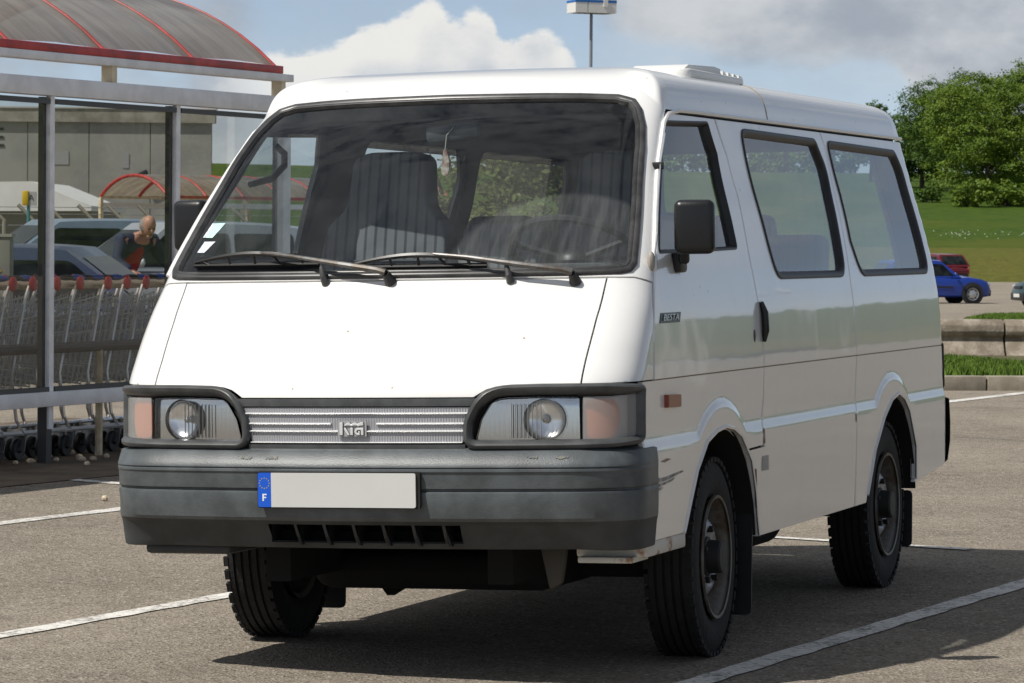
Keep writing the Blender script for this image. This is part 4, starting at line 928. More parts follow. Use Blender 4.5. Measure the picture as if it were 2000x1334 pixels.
def asphalt_mat():
    M = bpy.data.materials.new('asphalt'); M.use_nodes = True; t = M.node_tree; p = t.nodes['Principled BSDF']; p.inputs['Roughness'].default_value = .92; p.inputs['Specular IOR Level'].default_value = .08
    g = N(t, 'ShaderNodeTexCoord')
    big = N(t, 'ShaderNodeTexNoise', ins={'Scale': .55, 'Detail': 6, 'Roughness': .62}); med = N(t, 'ShaderNodeTexNoise', ins={'Scale': 7., 'Detail': 6, 'Roughness': .7}); fin = N(t, 'ShaderNodeTexNoise', ins={'Scale': 130., 'Detail': 3, 'Roughness': .7}); vor = N(t, 'ShaderNodeTexVoronoi', ins={'Scale': 95.})
    for x in (big, med, fin, vor): L(t, g.outputs['Object'], x.inputs['Vector'])
    c1 = N(t, 'ShaderNodeMix', data_type='RGBA'); c1.inputs[6].default_value = (.215, .185, .150, 1); c1.inputs[7].default_value = (.365, .318, .258, 1)
    k = mth(t, 'ADD', mth(t, 'ADD', mth(t, 'MULTIPLY', big.outputs[0], .58), mth(t, 'MULTIPLY', med.outputs[0], .38)), mth(t, 'MULTIPLY', fin.outputs[0], .55))
    L(t, mrange(t, k, .55, .96), c1.inputs[0])
    # pale and dark stone chips in the surface
    c2 = N(t, 'ShaderNodeMix', data_type='RGBA'); L(t, c1.outputs[2], c2.inputs[6]); L(t, vor.outputs['Color'], c2.inputs[7]); c2.inputs[0].default_value = 0
    hs = N(t, 'ShaderNodeSeparateColor'); L(t, vor.outputs['Color'], hs.inputs[0])
    c3 = N(t, 'ShaderNodeMix', data_type='RGBA'); L(t, c1.outputs[2], c3.inputs[6]); c3.inputs[7].default_value = (.52, .47, .40, 1); L(t, mrange(t, hs.outputs[0], .86, .95, 0, .75), c3.inputs[0])
    c4 = N(t, 'ShaderNodeMix', data_type='RGBA'); L(t, c3.outputs[2], c4.inputs[6]); c4.inputs[7].default_value = (.085, .075, .065, 1); L(t, mrange(t, hs.outputs[1], .80, .92, 0, .7), c4.inputs[0])
    # oil and damp stains
    st = N(t, 'ShaderNodeTexNoise', ins={'Scale': 1.3, 'Detail': 5, 'Roughness': .55, 'Distortion': .6}); L(t, g.outputs['Object'], st.inputs['Vector'])
    c5 = N(t, 'ShaderNodeMix', data_type='RGBA'); c5.blend_type = 'MULTIPLY'; L(t, c4.outputs[2], c5.inputs[6]); c5.inputs[7].default_value = (.72, .72, .74, 1); L(t, mrange(t, st.outputs[0], .56, .72, 0, .8), c5.inputs[0])
    L(t, c5.outputs[2], p.inputs['Base Color'])
    bp = N(t, 'ShaderNodeBump', ins={'Strength': .75, 'Distance': .012}); L(t, mth(t, 'ADD', fin.outputs[0], mth(t, 'MULTIPLY', vor.outputs['Distance'], .8)), bp.inputs['Height']); L(t, bp.outputs[0], p.inputs['Normal'])
    return M
ASPH = asphalt_mat()
gobj = mk('ground', V, F, ASPH); tag(gobj, kind='structure')
# the hill
def grass_mat(name, a, b, c, s1=.05, s2=1.2):
    M = bpy.data.materials.new(name); M.use_nodes = True; t = M.node_tree; p = t.nodes['Principled BSDF']; p.inputs['Roughness'].default_value = .9; p.inputs['Specular IOR Level'].default_value = .15
    g = N(t, 'ShaderNodeTexCoord'); n1 = N(t, 'ShaderNodeTexNoise', ins={'Scale': s1, 'Detail': 6, 'Roughness': .6}); n2 = N(t, 'ShaderNodeTexNoise', ins={'Scale': s2, 'Detail': 8, 'Roughness': .75}); L(t, g.outputs['Object'], n1.inputs[0]); L(t, g.outputs['Object'], n2.inputs[0])
    m1 = N(t, 'ShaderNodeMix', data_type='RGBA'); m1.inputs[6].default_value = (*a, 1); m1.inputs[7].default_value = (*b, 1); L(t, mrange(t, n2.outputs[0], .34, .66), m1.inputs[0])
    m2 = N(t, 'ShaderNodeMix', data_type='RGBA'); L(t, m1.outputs[2], m2.inputs[6]); m2.inputs[7].default_value = (*c, 1); L(t, mrange(t, n1.outputs[0], .42, .68, 0, .7), m2.inputs[0]); L(t, m2.outputs[2], p.inputs['Base Color'])
    bp = N(t, 'ShaderNodeBump', ins={'Strength': .8, 'Distance': .5}); L(t, n2.outputs[0], bp.inputs['Height']); L(t, bp.outputs[0], p.inputs['Normal'])
    return M
HGRASS = grass_mat('hill_grass', (.034, .074, .006), (.078, .130, .012), (.105, .125, .016)); MGRASS = grass_mat('mown_grass', (.110, .115, .020), (.175, .170, .034), (.13, .145, .025), .2, 2.)
deps = [182, 186, 192, 197, 202]; V = []; F = []
hd_ = [200.5]+frange(204, 300, 16)+frange(310, 450, 12)+[500, 560, 640, 760, 950, 1300, 2200]
def sheet(name, deps, m_, lo=0.):
    V = []; lats = frange(-1, 1, 60)
    for d in deps:
        for l in lats:
            q = l*(90+max(0, d)*1.2); p = LD(q, d); V.append((p.x, p.y, zhill(q, d)+lo))
    n_ = len(lats); return tag(mk(name, V, [(i*n_+j, i*n_+j+1, (i+1)*n_+j+1, (i+1)*n_+j) for i in range(len(deps)-1) for j in range(n_-1)], m_, None, True), kind='structure')
sheet('mown_bank', [182, 186, 190, 194, 198, 202, 206], MGRASS); sheet('hill', hd_, HGRASS, .0)
# right flank: the slope that the van's side mirrors
V = []; lats = frange(110, 320, 24); dd = frange(20, 210, 24)
for d in dd:
    for l in lats: p = LD(l, d); V.append((p.x, p.y, max(zground(l, d), 0)+.035*(l-110)+.02))
n_ = len(lats); tag(mk('hillside', V, [(i*n_+j, i*n_+j+1, (i+1)*n_+j+1, (i+1)*n_+j) for i in range(len(dd)-1) for j in range(n_-1)], HGRASS, None, True), kind='structure')
# painted lines
def paint_line_mat():
    M = bpy.data.materials.new('line_paint'); M.use_nodes = True; t = M.node_tree; p = t.nodes['Principled BSDF']; p.inputs['Roughness'].default_value = .8
    g = N(t, 'ShaderNodeTexCoord'); n = N(t, 'ShaderNodeTexNoise', ins={'Scale': 40., 'Detail': 8, 'Roughness': .75}); L(t, g.outputs['Object'], n.inputs[0]); n2 = N(t, 'ShaderNodeTexNoise', ins={'Scale': 4., 'Detail': 4}); L(t, g.outputs['Object'], n2.inputs[0])
    m1 = N(t, 'ShaderNodeMix', data_type='RGBA'); m1.inputs[6].default_value = (.17, .155, .135, 1); m1.inputs[7].default_value = (.74, .715, .67, 1)
    L(t, mrange(t, mth(t, 'ADD', mth(t, 'MULTIPLY', n.outputs[0], .75), mth(t, 'MULTIPLY', n2.outputs[0], .3)), .40, .56), m1.inputs[0]); L(t, m1.outputs[2], p.inputs['Base Color'])
    bp = N(t, 'ShaderNodeBump', ins={'Strength': .6, 'Distance': .01}); L(t, n.outputs[0], bp.inputs['Height']); L(t, bp.outputs[0], p.inputs['Normal'])
    return M
LINE = paint_line_mat()
def line(a, b, w, z=.004, seg=1):
    a = Vector((a[0], a[1], z)); b = Vector((b[0], b[1], z)); t = (b-a).normalized(); n_ = Vector((-t.y, t.x, 0))*w/2; random.seed(int(a.x*100))
    k = max(2, int((b-a).length/.12)); V = []
    for i in range(k+1):
        p = a+(b-a)*i/k; j1 = random.uniform(-.006, .006); j2 = random.uniform(-.006, .006); V += [p+n_*(1+j1/w*2), p-n_*(1+j2/w*2)]
    return mk('bay_line', V, [(2*i, 2*i+1, 2*i+3, 2*i+2) for i in range(k)], LINE, gobj)
U2 = Vector((.10, 1, 0)).normalized()
a = gnd(0, 1243); line(a-U2*3.0, a+U2*4.9, .095)
a = gnd(1380, 1328); b = gnd(2000, 1140); line(a-(b-a)*.8, a+(b-a)*1.55, .10)
a = gnd(0, 1023); b = gnd(235, 995); t_ = (b-a).normalized(); line(a-t_*2, b+t_*3, .11)
a = gnd(70, 932); b = gnd(230, 945); line(a, b+(b-a)*.6, .10)
a = gnd(1855, 785); b = gnd(2000, 768); t_ = (b-a).normalized(); line(a-t_*3, b+t_*3, .13)
a = gnd(1500, 1050); b = gnd(1790, 1068); line(a-(b-a)*.1, b+(b-a)*.35, .08, .005)
# a darker repaired patch of road under the trolley shelter
p0, p1 = gnd(-60, 975), gnd(320, 935)
SPC = Vector((-5.396, 9.085, 0)); V2_ = Vector((-U2.y, U2.x, 0))
DIRT = mat('dirt_patch', (.085, .060, .038), .95, color2=(.14, .105, .07), noise_scale=3, bump=.6, bump_scale=40)
P = [SPC+U2*a_+V2_*b_ for a_, b_ in ((-7, -.95), (-2, -.85), (1, -.95), (4, -.9), (4.5, 2.6), (-7, 2.6))]
mk('dirt_strip', [(p.x, p.y, .0045) for p in P], [tuple(range(6))], DIRT, gobj)
for k in range(16):
    random.seed(k+50); px_, py_ = random.choice([(60, 902), (80, 898), (110, 899), (140, 885), (155, 893), (158, 898), (182, 897), (185, 878), (208, 892), (219, 870), (128, 887), (205, 975), (170, 907), (95, 892), (30, 905), (240, 880)][k:k+1])
    p = gnd(px_, py_, .01); mb = MB(); mb.sphere((p.x, p.y, .014), .022, 7, 5, (random.uniform(.7, 1.6), random.uniform(.6, 1.2), random.uniform(.4, .8))); o = mb.build('pebble', mat('pebble', (.62, .52, .38), .8, noise_amt=.3, noise_scale=30)); tag(o, 'small pale pebble lying on the dirt under the trolley shelter', 'pebble', 'pebbles strewn by the trolley shelter')
# ---- kerbed island behind the van with barrier, grass and shrub
CONC = mat('concrete', (.38, .325, .26), .85, color2=(.19, .155, .115), noise_scale=4, bump=.8, bump_scale=25); KERBM = mat('kerb_stone', (.34, .30, .235), .85, color2=(.25, .215, .165), noise_scale=6, bump=.3, bump_scale=80)
ka = gnd(1855, 763); kb = gnd(2000, 758); kt = (kb-ka).normalized(); kt = rgt*.985+fwd*.17; kt.normalize(); kn = Vector((-kt.y, kt.x, 0))
kerb = empty('kerb', ka); tag(kerb, 'pale concrete kerb edging the grass island behind the minibus', 'kerb')
for i in range(-5, 9):
    mb = MB(); o_ = kt*(i*1.0+.35); mb.obox(o_+kt*.495+kn*.09+Vector((0, 0, .04)), kt, kn, Vector((0, 0, 1)), .494, .09, .09); mb.build('kerb_stone', KERBM, kerb, bevel=.015)
isl = MB(); isl.obox(ka+kt*2.2+kn*5.1+Vector((0, 0, .02)), kt, kn, Vector((0, 0, 1)), 6.8, 4.9, .09)
for v in isl.V:
    if v.z > .05: v.z = .112 if (v-ka).dot(kn) < 3 else .004
    else: v.z = -.08
tag(isl.build('grass_island', mat('island_soil', (.10, .075, .035), .95, color2=(.07, .085, .02), noise_scale=4)), kind='structure')
def grass_blades(name, n, region, hmin, hmax, m_, w=.012, bend=.5):
    V = []; F = []
    for i in range(n):
        p, z0 = region(); h = random.uniform(hmin, hmax); a = random.uniform(0, 6.28); dx, dy = math.cos(a)*w, math.sin(a)*w; b = random.uniform(0, bend)*h; a2 = random.uniform(0, 6.28)
        k = len(V); V += [(p.x-dx, p.y-dy, z0), (p.x+dx, p.y+dy, z0), (p.x+math.cos(a2)*b, p.y+math.sin(a2)*b, z0+h)]; F.append((k, k+1, k+2))
    return mk(name, V, F, m_)
GB = mat('grass_blade', (.125, .20, .030), .7, color2=(.075, .135, .015), noise_scale=3, spec=.2)
random.seed(3)
def reg1():
    u = random.uniform(-2.5, 1.6); q_ = random.uniform(.32, 8.6)**1.0; q_ = q_ if q_ > .7 or random.random() < .3 else q_+.6; p = ka+kt*(u+.5)+kn*q_; return p, .112-.0110*q_
tag(grass_blades('grass', 42000, reg1, .03, .09, GB, .014), 'short bright green grass on the kerbed island behind the minibus', 'grass', kind='stuff')
# concrete barrier
ba = gnd(1850, 697); bt = (rgt*.985+fwd*.03).normalized(); bn = Vector((-bt.y, bt.x, 0))
prof = [(0, -.02), (0, .02), (.02, .035), (.10, .12), (.13, .16), (.125, .18), (.09, .195), (.075, .23), (.085, .285), (.13, .325), (.20, .338), (.27, .325), (.31, .285), (.31, .23), (.30, .19), (.40, .02), (.40, -.02)]
bar_ = empty('concrete_barrier', ba); tag(bar_, 'low weathered concrete barrier with rounded top along the grass island', 'barrier')
ztop_ = .11
for i in range(-3, 6):
    mb = MB(); a0 = -.82+i*1.5; mb.prism([(x_*1.15, z_*1.28) for x_, z_ in prof], bt*(a0+.012), bn, (0, 0, 1), bt, 1.476); mb.build('barrier_block', CONC, bar_, bevel=.008)
mnd = MB(); V = []; F = []; nu = 30; nv = 12
for i in range(nu+1):
    for j in range(nv+1):
        u = 1.0+i*.35-1.2; q_ = .2+j*.32; h = .06*math.sin(math.pi*min(1, j/nv))**.7*sst(-.4, 1.6, u)+random.uniform(0, .012)
        p = ba+bt*u+bn*q_; V.append((p.x, p.y, .03+h+.35*sst(.2, .9, u)))
F = [(i*(nv+1)+j, (i+1)*(nv+1)+j, (i+1)*(nv+1)+j+1, i*(nv+1)+j+1) for i in range(nu) for j in range(nv)]
mo = mk('grass_mound', V, F, grass_mat('mound_grass', (.09, .15, .02), (.15, .20, .035), (.16, .17, .05), .6, 9.), None, True); tag(mo, kind='structure')
random.seed(11)
def reg2():
    u = random.uniform(-.1, 2.2); q_ = random.uniform(.35, 3.2); h = .06*math.sin(math.pi*min(1, (q_-.2)/.32/nv))**.7*sst(-.4, 1.6, u); p = ba+bt*u+bn*q_; return p, .03+h+.35*sst(.2, .9, u)-.01
tag(grass_blades('grass', 9000, reg2, .02, .06, GB, .010), 'grass on the mound behind the concrete barrier', 'grass', kind='stuff')
# ---- trees
BARK = mat('bark', (.065, .052, .040), .9, bump=.5, bump_scale=20)
def leaf_mat(name, a, b, s=.5):
    M = bpy.data.materials.new(name); M.use_nodes = True; t = M.node_tree; p = t.nodes['Principled BSDF']; p.inputs['Roughness'].default_value = .55; p.inputs['Specular IOR Level'].default_value = .3
    g = N(t, 'ShaderNodeTexCoord'); n = N(t, 'ShaderNodeTexNoise', ins={'Scale': s, 'Detail': 6, 'Roughness': .75}); L(t, g.outputs['Object'], n.inputs[0]); m1 = N(t, 'ShaderNodeMix', data_type='RGBA'); m1.inputs[6].default_value = (*a, 1); m1.inputs[7].default_value = (*b, 1); L(t, mrange(t, n.outputs[0], .32, .68), m1.inputs[0]); L(t, m1.outputs[2], p.inputs['Base Color'])
    tr = N(t, 'ShaderNodeBsdfTranslucent'); L(t, m1.outputs[2], tr.inputs[0]); ms = N(t, 'ShaderNodeMixShader', ins={0: .28}); L(t, p.outputs[0], ms.inputs[1]); L(t, tr.outputs[0], ms.inputs[2]); L(t, ms.outputs[0], t.nodes['Material Output'].inputs[0])
    return M
LEAF = [leaf_mat('leaf_fresh', (.082, .148, .014), (.185, .262, .029)), leaf_mat('leaf_deep', (.044, .095, .014), (.100, .170, .024)), leaf_mat('leaf_bright', (.10, .15, .012), (.20, .25, .025), .3), leaf_mat('leaf_shrub', (.075, .105, .020), (.19, .21, .055), 3.)]
def leaves(blobs, n, size, seed, shell=.72, clump=1.):
    rnd = random.Random(seed); V = []; F = []; tot = sum(b[1]**2 for b in blobs)
    for c, r, sc_ in blobs:
        k = int(n*r*r/tot); subs = []
        for i in range(max(10, int(26*clump))):
            u = rnd.uniform(-.9, 1); a = rnd.uniform(0, 6.283); s_ = math.sqrt(1-u*u); d = Vector((s_*math.cos(a), s_*math.sin(a), u)); rad = r*rnd.uniform(shell, 1.08)
            subs.append((Vector((c[0]+d.x*rad*sc_[0], c[1]+d.y*rad*sc_[1], c[2]+d.z*rad*sc_[2])), r*rnd.uniform(.16, .32), d))
        for i in range(k):
            q0, rr, d = rnd.choice(subs)
            p = q0+Vector((rnd.gauss(0, rr*.62), rnd.gauss(0, rr*.62), rnd.gauss(0, rr*.34)))
            nrm = (d*.45+Vector((rnd.gauss(0, .45), rnd.gauss(0, .45), rnd.gauss(.6, .4)))).normalized(); x = nrm.orthogonal().normalized(); y = nrm.cross(x); q = rnd.uniform(0, 6.28); x, y = x*math.cos(q)+y*math.sin(q), y*math.cos(q)-x*math.sin(q)
            sz = size*rnd.uniform(.55, 1.3); kk = len(V); V += [p-x*sz*.5, p+y*sz*.32+nrm*sz*.06, p+x*sz*.5, p-y*sz*.32+nrm*sz*.06]; F.append((kk, kk+1, kk+2, kk+3))
    return V, F
def tree(name, base, blobs, n, size, m_, seed, trunk_r, label, group=None, limb_from=.35):
    e = empty(name, base); tag(e, label, 'tree', group); rnd = random.Random(seed)
    top = max(b[0][2] for b in blobs); mb = MB(); cz = [Vector((0, 0, -.4)), Vector((.04, 0, top*.2)), Vector((-.05, .05, top*.45)), Vector((0, 0, top*.8))]
    mb.tube(cz, [trunk_r*1.25, trunk_r, trunk_r*.8, trunk_r*.3], 9)
    tr = mb.build('trunk', BARK, e, True)
    for c, r, sc_ in blobs:
        st = Vector((0, 0, top*rnd.uniform(.22, .5))); en = Vector(c); mid = (st+en)/2+Vector((0, 0, .15*r)); mb = MB(); mb.tube([st, mid, en], [trunk_r*.45, trunk_r*.3, trunk_r*.08], 6); mb.build('limb', BARK, tr, True)
    V, F = leaves(blobs, n, size, seed); o = mk('crown', V, F, m_, e); o['kind'] = 'stuff'
    return e
def rblobs(w, h, z0, n, seed, r0=.34):
    rnd = random.Random(seed); B = [((0, 0, z0+h*.52), w*.38, (1, 1, h/w*1.0))]
    for i in range(n):
        a = 6.283*i/n+rnd.uniform(-.3, .3); t = rnd.uniform(.12, .92); rr = w*.5*math.sin(math.pi*min(.97, max(.08, t)))**.55*.72
        B.append(((math.cos(a)*rr, math.sin(a)*rr, z0+h*t), w*rnd.uniform(.17, .25), (1, 1, rnd.uniform(.65, .95))))
    return B
def hp(px, dep, extra=0.):
    lat = (px-1000)/FPX*dep; p = LD(lat, dep); p.z = zhill(lat, dep)+extra if dep > 182 else zground(lat, dep)+extra; return p
GRP = 'broad leafy trees on the grass bank'
tree('leafy_tree', hp(1868, 302), rblobs(9.6, 9.0, .7, 18, 1), 42000, .20, LEAF[1], 1, .28, 'tall dark green tree standing left behind the brighter tree on the bank', GRP)
tree('leafy_tree', hp(1925, 284), rblobs(9.8, 8.8, .3, 20, 2), 52000, .19, LEAF[0], 2, .25, 'bright yellow green leafy tree in the middle of the bank clump', GRP)
tree('leafy_tree', hp(2030, 290), rblobs(9.4, 9.6, .6, 18, 3), 42000, .20, LEAF[0], 3, .28, 'tall leafy tree cut by the right edge of the picture', GRP)
tree('leafy_tree', hp(1797, 312), rblobs(6.4, 6.2, .3, 14, 4), 26000, .20, LEAF[1], 4, .2, 'lower dark green tree at the left end of the bank clump beside the minibus', GRP)
tree('small_tree', hp(1697, 330), rblobs(4.2, 6.7, .6, 9, 5), 5000, .26, LEAF[1], 5, .14, 'small thin tree whose top shows above the minibus roof', GRP)
def bush(name, base, w, h, n, size, m_, seed, label, group=None):
    e = empty(name, base); tag(e, label, 'bush', group); B = rblobs(w, h, .0, 9, seed); V, F = leaves([(c, r, s_) for c, r, s_ in B], n, size, seed, .5); o = mk('foliage', V, F, m_, e); o['kind'] = 'stuff'
    for i in range(5):
        rnd = random.Random(seed*10+i); mb = MB(); mb.tube([(rnd.uniform(-.1, .1)*w, rnd.uniform(-.1, .1)*w, -.1), (rnd.uniform(-.3, .3)*w, rnd.uniform(-.3, .3)*w, h*.75)], [.02*w, .006*w], 5); mb.build('stem', BARK, e)
    return e
bush('bush', hp(1895, 268), 3.6, 2.0, 2600, .26, LEAF[0], 21, 'rounded green bush at the foot of the bright tree on the bank', 'bushes under the trees'); bush('bush', hp(1968, 270), 3.4, 1.5, 2200, .26, LEAF[0], 22, 'low green bush to the right of the tree trunk on the bank', 'bushes under the trees'); bush('bush', hp(1805, 276), 2.6, 1.0, 1300, .25, LEAF[1], 23, 'low dark bush at the left under the bank trees', 'bushes under the trees')
# the shrub seen through the minibus
pb = LD((955-1000)/FPX*35.2, 35.2); bush('glossy_shrub', (pb.x, pb.y, .1), 2.3, 2.7, 20000, .075, LEAF[3], 31, 'glossy leaved shrub seen through the windows of the minibus')
pb = LD((1105-1000)/FPX*36.5, 36.5); bush('yellow_shrub', (pb.x, pb.y, .1), 1.2, 1.9, 6000, .065, LEAF[2], 32, 'yellow green shrub beside the glossy shrub, seen through the minibus')
# a wooded skyline along the far ridge
rnd = random.Random(5); k = 0
for px_ in (1290, 1330, 1372, 1415, 1452, 1500, 1528, 1560, 1602, 1640):
    d = rnd.uniform(385, 430); hh = rnd.uniform(2.6, 4.2) if px_ != 1528 else 6.5
    tree('ridge_tree', hp(px_, d, -.5), rblobs(rnd.uniform(4.5, 6.5), hh, .2, 6, 40+k), 900, .55, LEAF[k % 2], 60+k, .15, 'tree on the ridge line seen through the side windows of the minibus', 'ridge trees seen through the minibus'); k += 1
for i, (l, d) in enumerate(((150, 205), (125, 180), (170, 160), (135, 120), (150, 140))):
    p = LD(l, d); p.z = max(0, .035*(l-110))
    tree('hillside_tree', p, rblobs(8, 9, .8, 10, 80+i), 3500, .45, LEAF[1], 80+i, .25, 'tree on the hillside that the flank of the minibus mirrors', 'trees mirrored in the minibus')
# small white flowers in the long grass of the bank
random.seed(9); WF = mat('flower_white', (.75, .75, .70), .7); V = []; F = []
for i in range(46):
    px_ = random.choice((random.gauss(1862, 9), random.gauss(1885, 12), random.gauss(1955, 10), random.uniform(1820, 2000))); d = random.gauss(214, 3.0); p = hp(px_, d); s_ = random.uniform(.03, .055); k = len(V); z = p.z+.25
    V += [(p.x-s_, p.y, z), (p.x, p.y-s_, z+.03), (p.x+s_, p.y, z), (p.x, p.y+s_, z+.05)]; F.append((k, k+1, k+2, k+3))
tag(mk('wild_flowers', V, F, WF), 'tiny white wild flowers scattered in the bank grass', 'flowers', kind='stuff')
# ================================================================== TROLLEY SHELTER AND TROLLEYS
WST = mat('shelter_white', (.80, .79, .80), .45, noise_amt=.08, noise_scale=6); WST2 = mat('shelter_post', (.86, .86, .87), .45, noise_amt=.1, noise_scale=8)
CRM = mat('cream_steel', (.80, .70, .52), .5, color2=(.55, .44, .28), noise_scale=7); REDP = mat('red_steel', (.42, .035, .030), .45, noise_amt=.25, noise_scale=6)
DKS = mat('dark_steel', (.05, .052, .054), .45); GALV = mat('galvanised', (.30, .31, .32), .38, metal=.7, noise_amt=.15, noise_scale=15)
PANE = glass('shelter_glass', (.74, .75, .73), .05, 1.5, (.36, .36, .33), base_dirt=.012)
def poly_mat():
    M = bpy.data.materials.new('roof_polycarbonate'); M.use_nodes = True; t = M.node_tree; t.nodes.clear(); o = N(t, 'ShaderNodeOutputMaterial')
    g = N(t, 'ShaderNodeTexCoord'); mp_ = N(t, 'ShaderNodeMapping'); mp_.inputs['Scale'].default_value = (1, 6, 1); L(t, g.outputs['Object'], mp_.inputs[0]); n = N(t, 'ShaderNodeTexNoise', ins={'Scale': 1.6, 'Detail': 6, 'Roughness': .65}); L(t, mp_.outputs[0], n.inputs[0])
    c = N(t, 'ShaderNodeMix', data_type='RGBA'); c.inputs[6].default_value = (.32, .265, .20, 1); c.inputs[7].default_value = (.50, .43, .34, 1); L(t, mrange(t, n.outputs[0], .35, .65), c.inputs[0])
    df = N(t, 'ShaderNodeBsdfDiffuse'); L(t, c.outputs[2], df.inputs[0]); tl = N(t, 'ShaderNodeBsdfTranslucent'); L(t, c.outputs[2], tl.inputs[0]); tr = N(t, 'ShaderNodeBsdfTransparent'); tr.inputs[0].default_value = (.44, .41, .40, 1)
    a = N(t, 'ShaderNodeMixShader', ins={0: .5}); L(t, df.outputs[0], a.inputs[1]); L(t, tl.outputs[0], a.inputs[2]); b = N(t, 'ShaderNodeMixShader', ins={0: .24}); L(t, a.outputs[0], b.inputs[1]); L(t, tr.outputs[0], b.inputs[2])
    gl = N(t, 'ShaderNodeBsdfGlossy'); gl.inputs['Roughness'].default_value = .12; gl.inputs[0].default_value = (.8, .8, .8, 1); lw = N(t, 'ShaderNodeLayerWeight', ins={'Blend': .5}); f = mth(t, 'MULTIPLY_ADD', mth(t, 'POWER', lw.outputs['Facing'], 3.5), .55, .03)
    e = N(t, 'ShaderNodeMixShader'); L(t, f, e.inputs[0]); L(t, b.outputs[0], e.inputs[1]); L(t, gl.outputs[0], e.inputs[2]); L(t, e.outputs[0], o.inputs[0]); return M
POLY = poly_mat()
def shelter(name, A, u, v, t0, t1, posts, ribs, label, W=2.6, rise=.52, ze=2.41, glazed=True, simple=False):
    """A: ground point of the near face; u along, v across"""
    e = empty(name, A); tag(e, label, 'shelter', 'arched trolley shelters'); Z = Vector((0, 0, 1))
    P = lambda t, q, z: u*t+v*q+Z*z
    rad = (W*W/4+rise*rise)/(2*rise)
    def arch(f):
        q = W*f; x = q-W/2; return q, ze+math.sqrt(max(0, rad*rad-x*x))-(rad-rise)
    for q in (0, W):
        for i, t in enumerate(posts):
            endp = i in (0, len(posts)-1)
            if simple: mb = MB(); mb.bar(P(t, q, 0), P(t, q, ze-.04), .09, .09, u); mb.build('post', CRM, e); continue
            mb = MB(); mb.bar(P(t, q+.0, .20), P(t, q+.0, 2.13), .05 if not endp else .10, .028 if not endp else .06, v); po = mb.build('post', WST2, e)
            mb = MB(); mb.bar(P(t-.02, q+.034, .40), P(t-.02, q+.034, 2.12), .06, .034, v); mb.build('post_channel', DKS, po)
            mb = MB(); mb.bar(P(t, q+.03, -.1), P(t, q+.03, .36), .06, .06, v); mb.build('post_foot', DKS, po)
        if simple:
            mb = MB(); mb.bar(P(t0, q, ze-.22), P(t1, q, ze-.22), .08, .12); mb.build('fascia', mat('fascia_white', (.75, .75, .74), .5), e)
            mb = MB(); mb.bar(P(t0, q, ze-.02), P(t1, q, ze-.02), .10, .07); mb.build('eave', REDP if q == 0 else CRM, e)
            continue
        mb = MB(); mb.bar(P(t0, q, 2.178), P(t1+.06, q, 2.178), .09, .105); mb.build('top_beam', WST, e, bevel=.006)
        mb = MB(); mb.bar(P(t0, q-.012, .375), P(t1+.06, q-.012, .375), .07, .085); mb.build('base_beam', WST, e, bevel=.005)
        mb = MB(); mb.bar(P(t0, q, 2.352), P(t1+.10, q, 2.352), .10, .048); mb.build('eave_beam', WST, e, bevel=.004)
        mb = MB(); mb.bar(P(t0, q, 2.402), P(t1-.03, q, 2.402), .085, .050); mb.build('eave_gutter', REDP, e, bevel=.006)
        for t in (.66-2.2, .66, t1-.02):
            mb = MB(); mb.bar(P(t, q, 2.225), P(t, q, 2.33), .075, .055, u); mb.build('stub_post', CRM, e)
        if glazed:
            for a, b in zip(posts, posts[1:]):
                mb = MB(); mb.add([P(a+.03, q+.01, .42), P(b-.03, q+.01, .42), P(b-.03, q+.01, 2.11), P(a+.03, q+.01, 2.11)], [(0, 1, 2, 3)]); mb.build('pane', PANE, e, fix=False)
                mb = MB(); mb.bar(P(a+.03, q-.005, 2.095), P(b-.03, q-.005, 2.095), .03, .03); mb.build('pane_bead', DKS, e)
                mb = MB(); mb.bar(P(a+.03, q-.005, .43), P(b-.03, q-.005, .43), .03, .03); mb.build('pane_bead', DKS, e)
    n_ = 20
    for t in ribs:
        mb = MB(); pts = [P(t, *arch(i/n_)) for i in range(n_+1)]; mb.tube(pts, .024 if not simple else .045, 6); mb.build('roof_rib', REDP, e, True)
    for a, b in zip(ribs, ribs[1:]):
        V = []; F = []
        for i in range(n_+1):
            q, z = arch(i/n_)
            for k in range(3): V.append(P(a+(b-a)*k/2, q, z+.018+(.012 if k == 1 else 0)))
        F = [(i*3+k, i*3+k+1, (i+1)*3+k+1, (i+1)*3+k) for i in range(n_) for k in range(2)]
        mk('roof_panel', V, F, POLY, e, True)
    if not simple:
        for t, q in ((t0+.5, W/2), (t1-.3, W/2)):
            pass
        mb = MB(); mb.tube([P(t0, .335, 1.02), P(t1-.2, .335, 1.02)], .022, 8); mb.build('guide_rail', CRM, e, True)
        mb = MB(); mb.tube([P(t0, .13, .66), P(t1-.2, .13, .66)], .032, 10); mb.build('buffer_rail', DKS, e, True)
        for t in (-2.4, .78, 2.4):
            mb = MB(); mb.tube([P(t, .13, -.05), P(t, .13, .64)], .024, 8); mb.build('rail_post', CRM, e, True)
    return e
SA = SPC.copy(); VP = V2_.copy()
shelter('trolley_shelter', SA, U2, VP, -4.0, 2.82, [-4.2, -2.9, -1.43, 0, 1.47, 2.87], [-3.7, -2.62, -1.55, -.48, .58, 1.66, 2.74], 'near trolley shelter with red arched ribs and smoky curved roof behind the minibus')
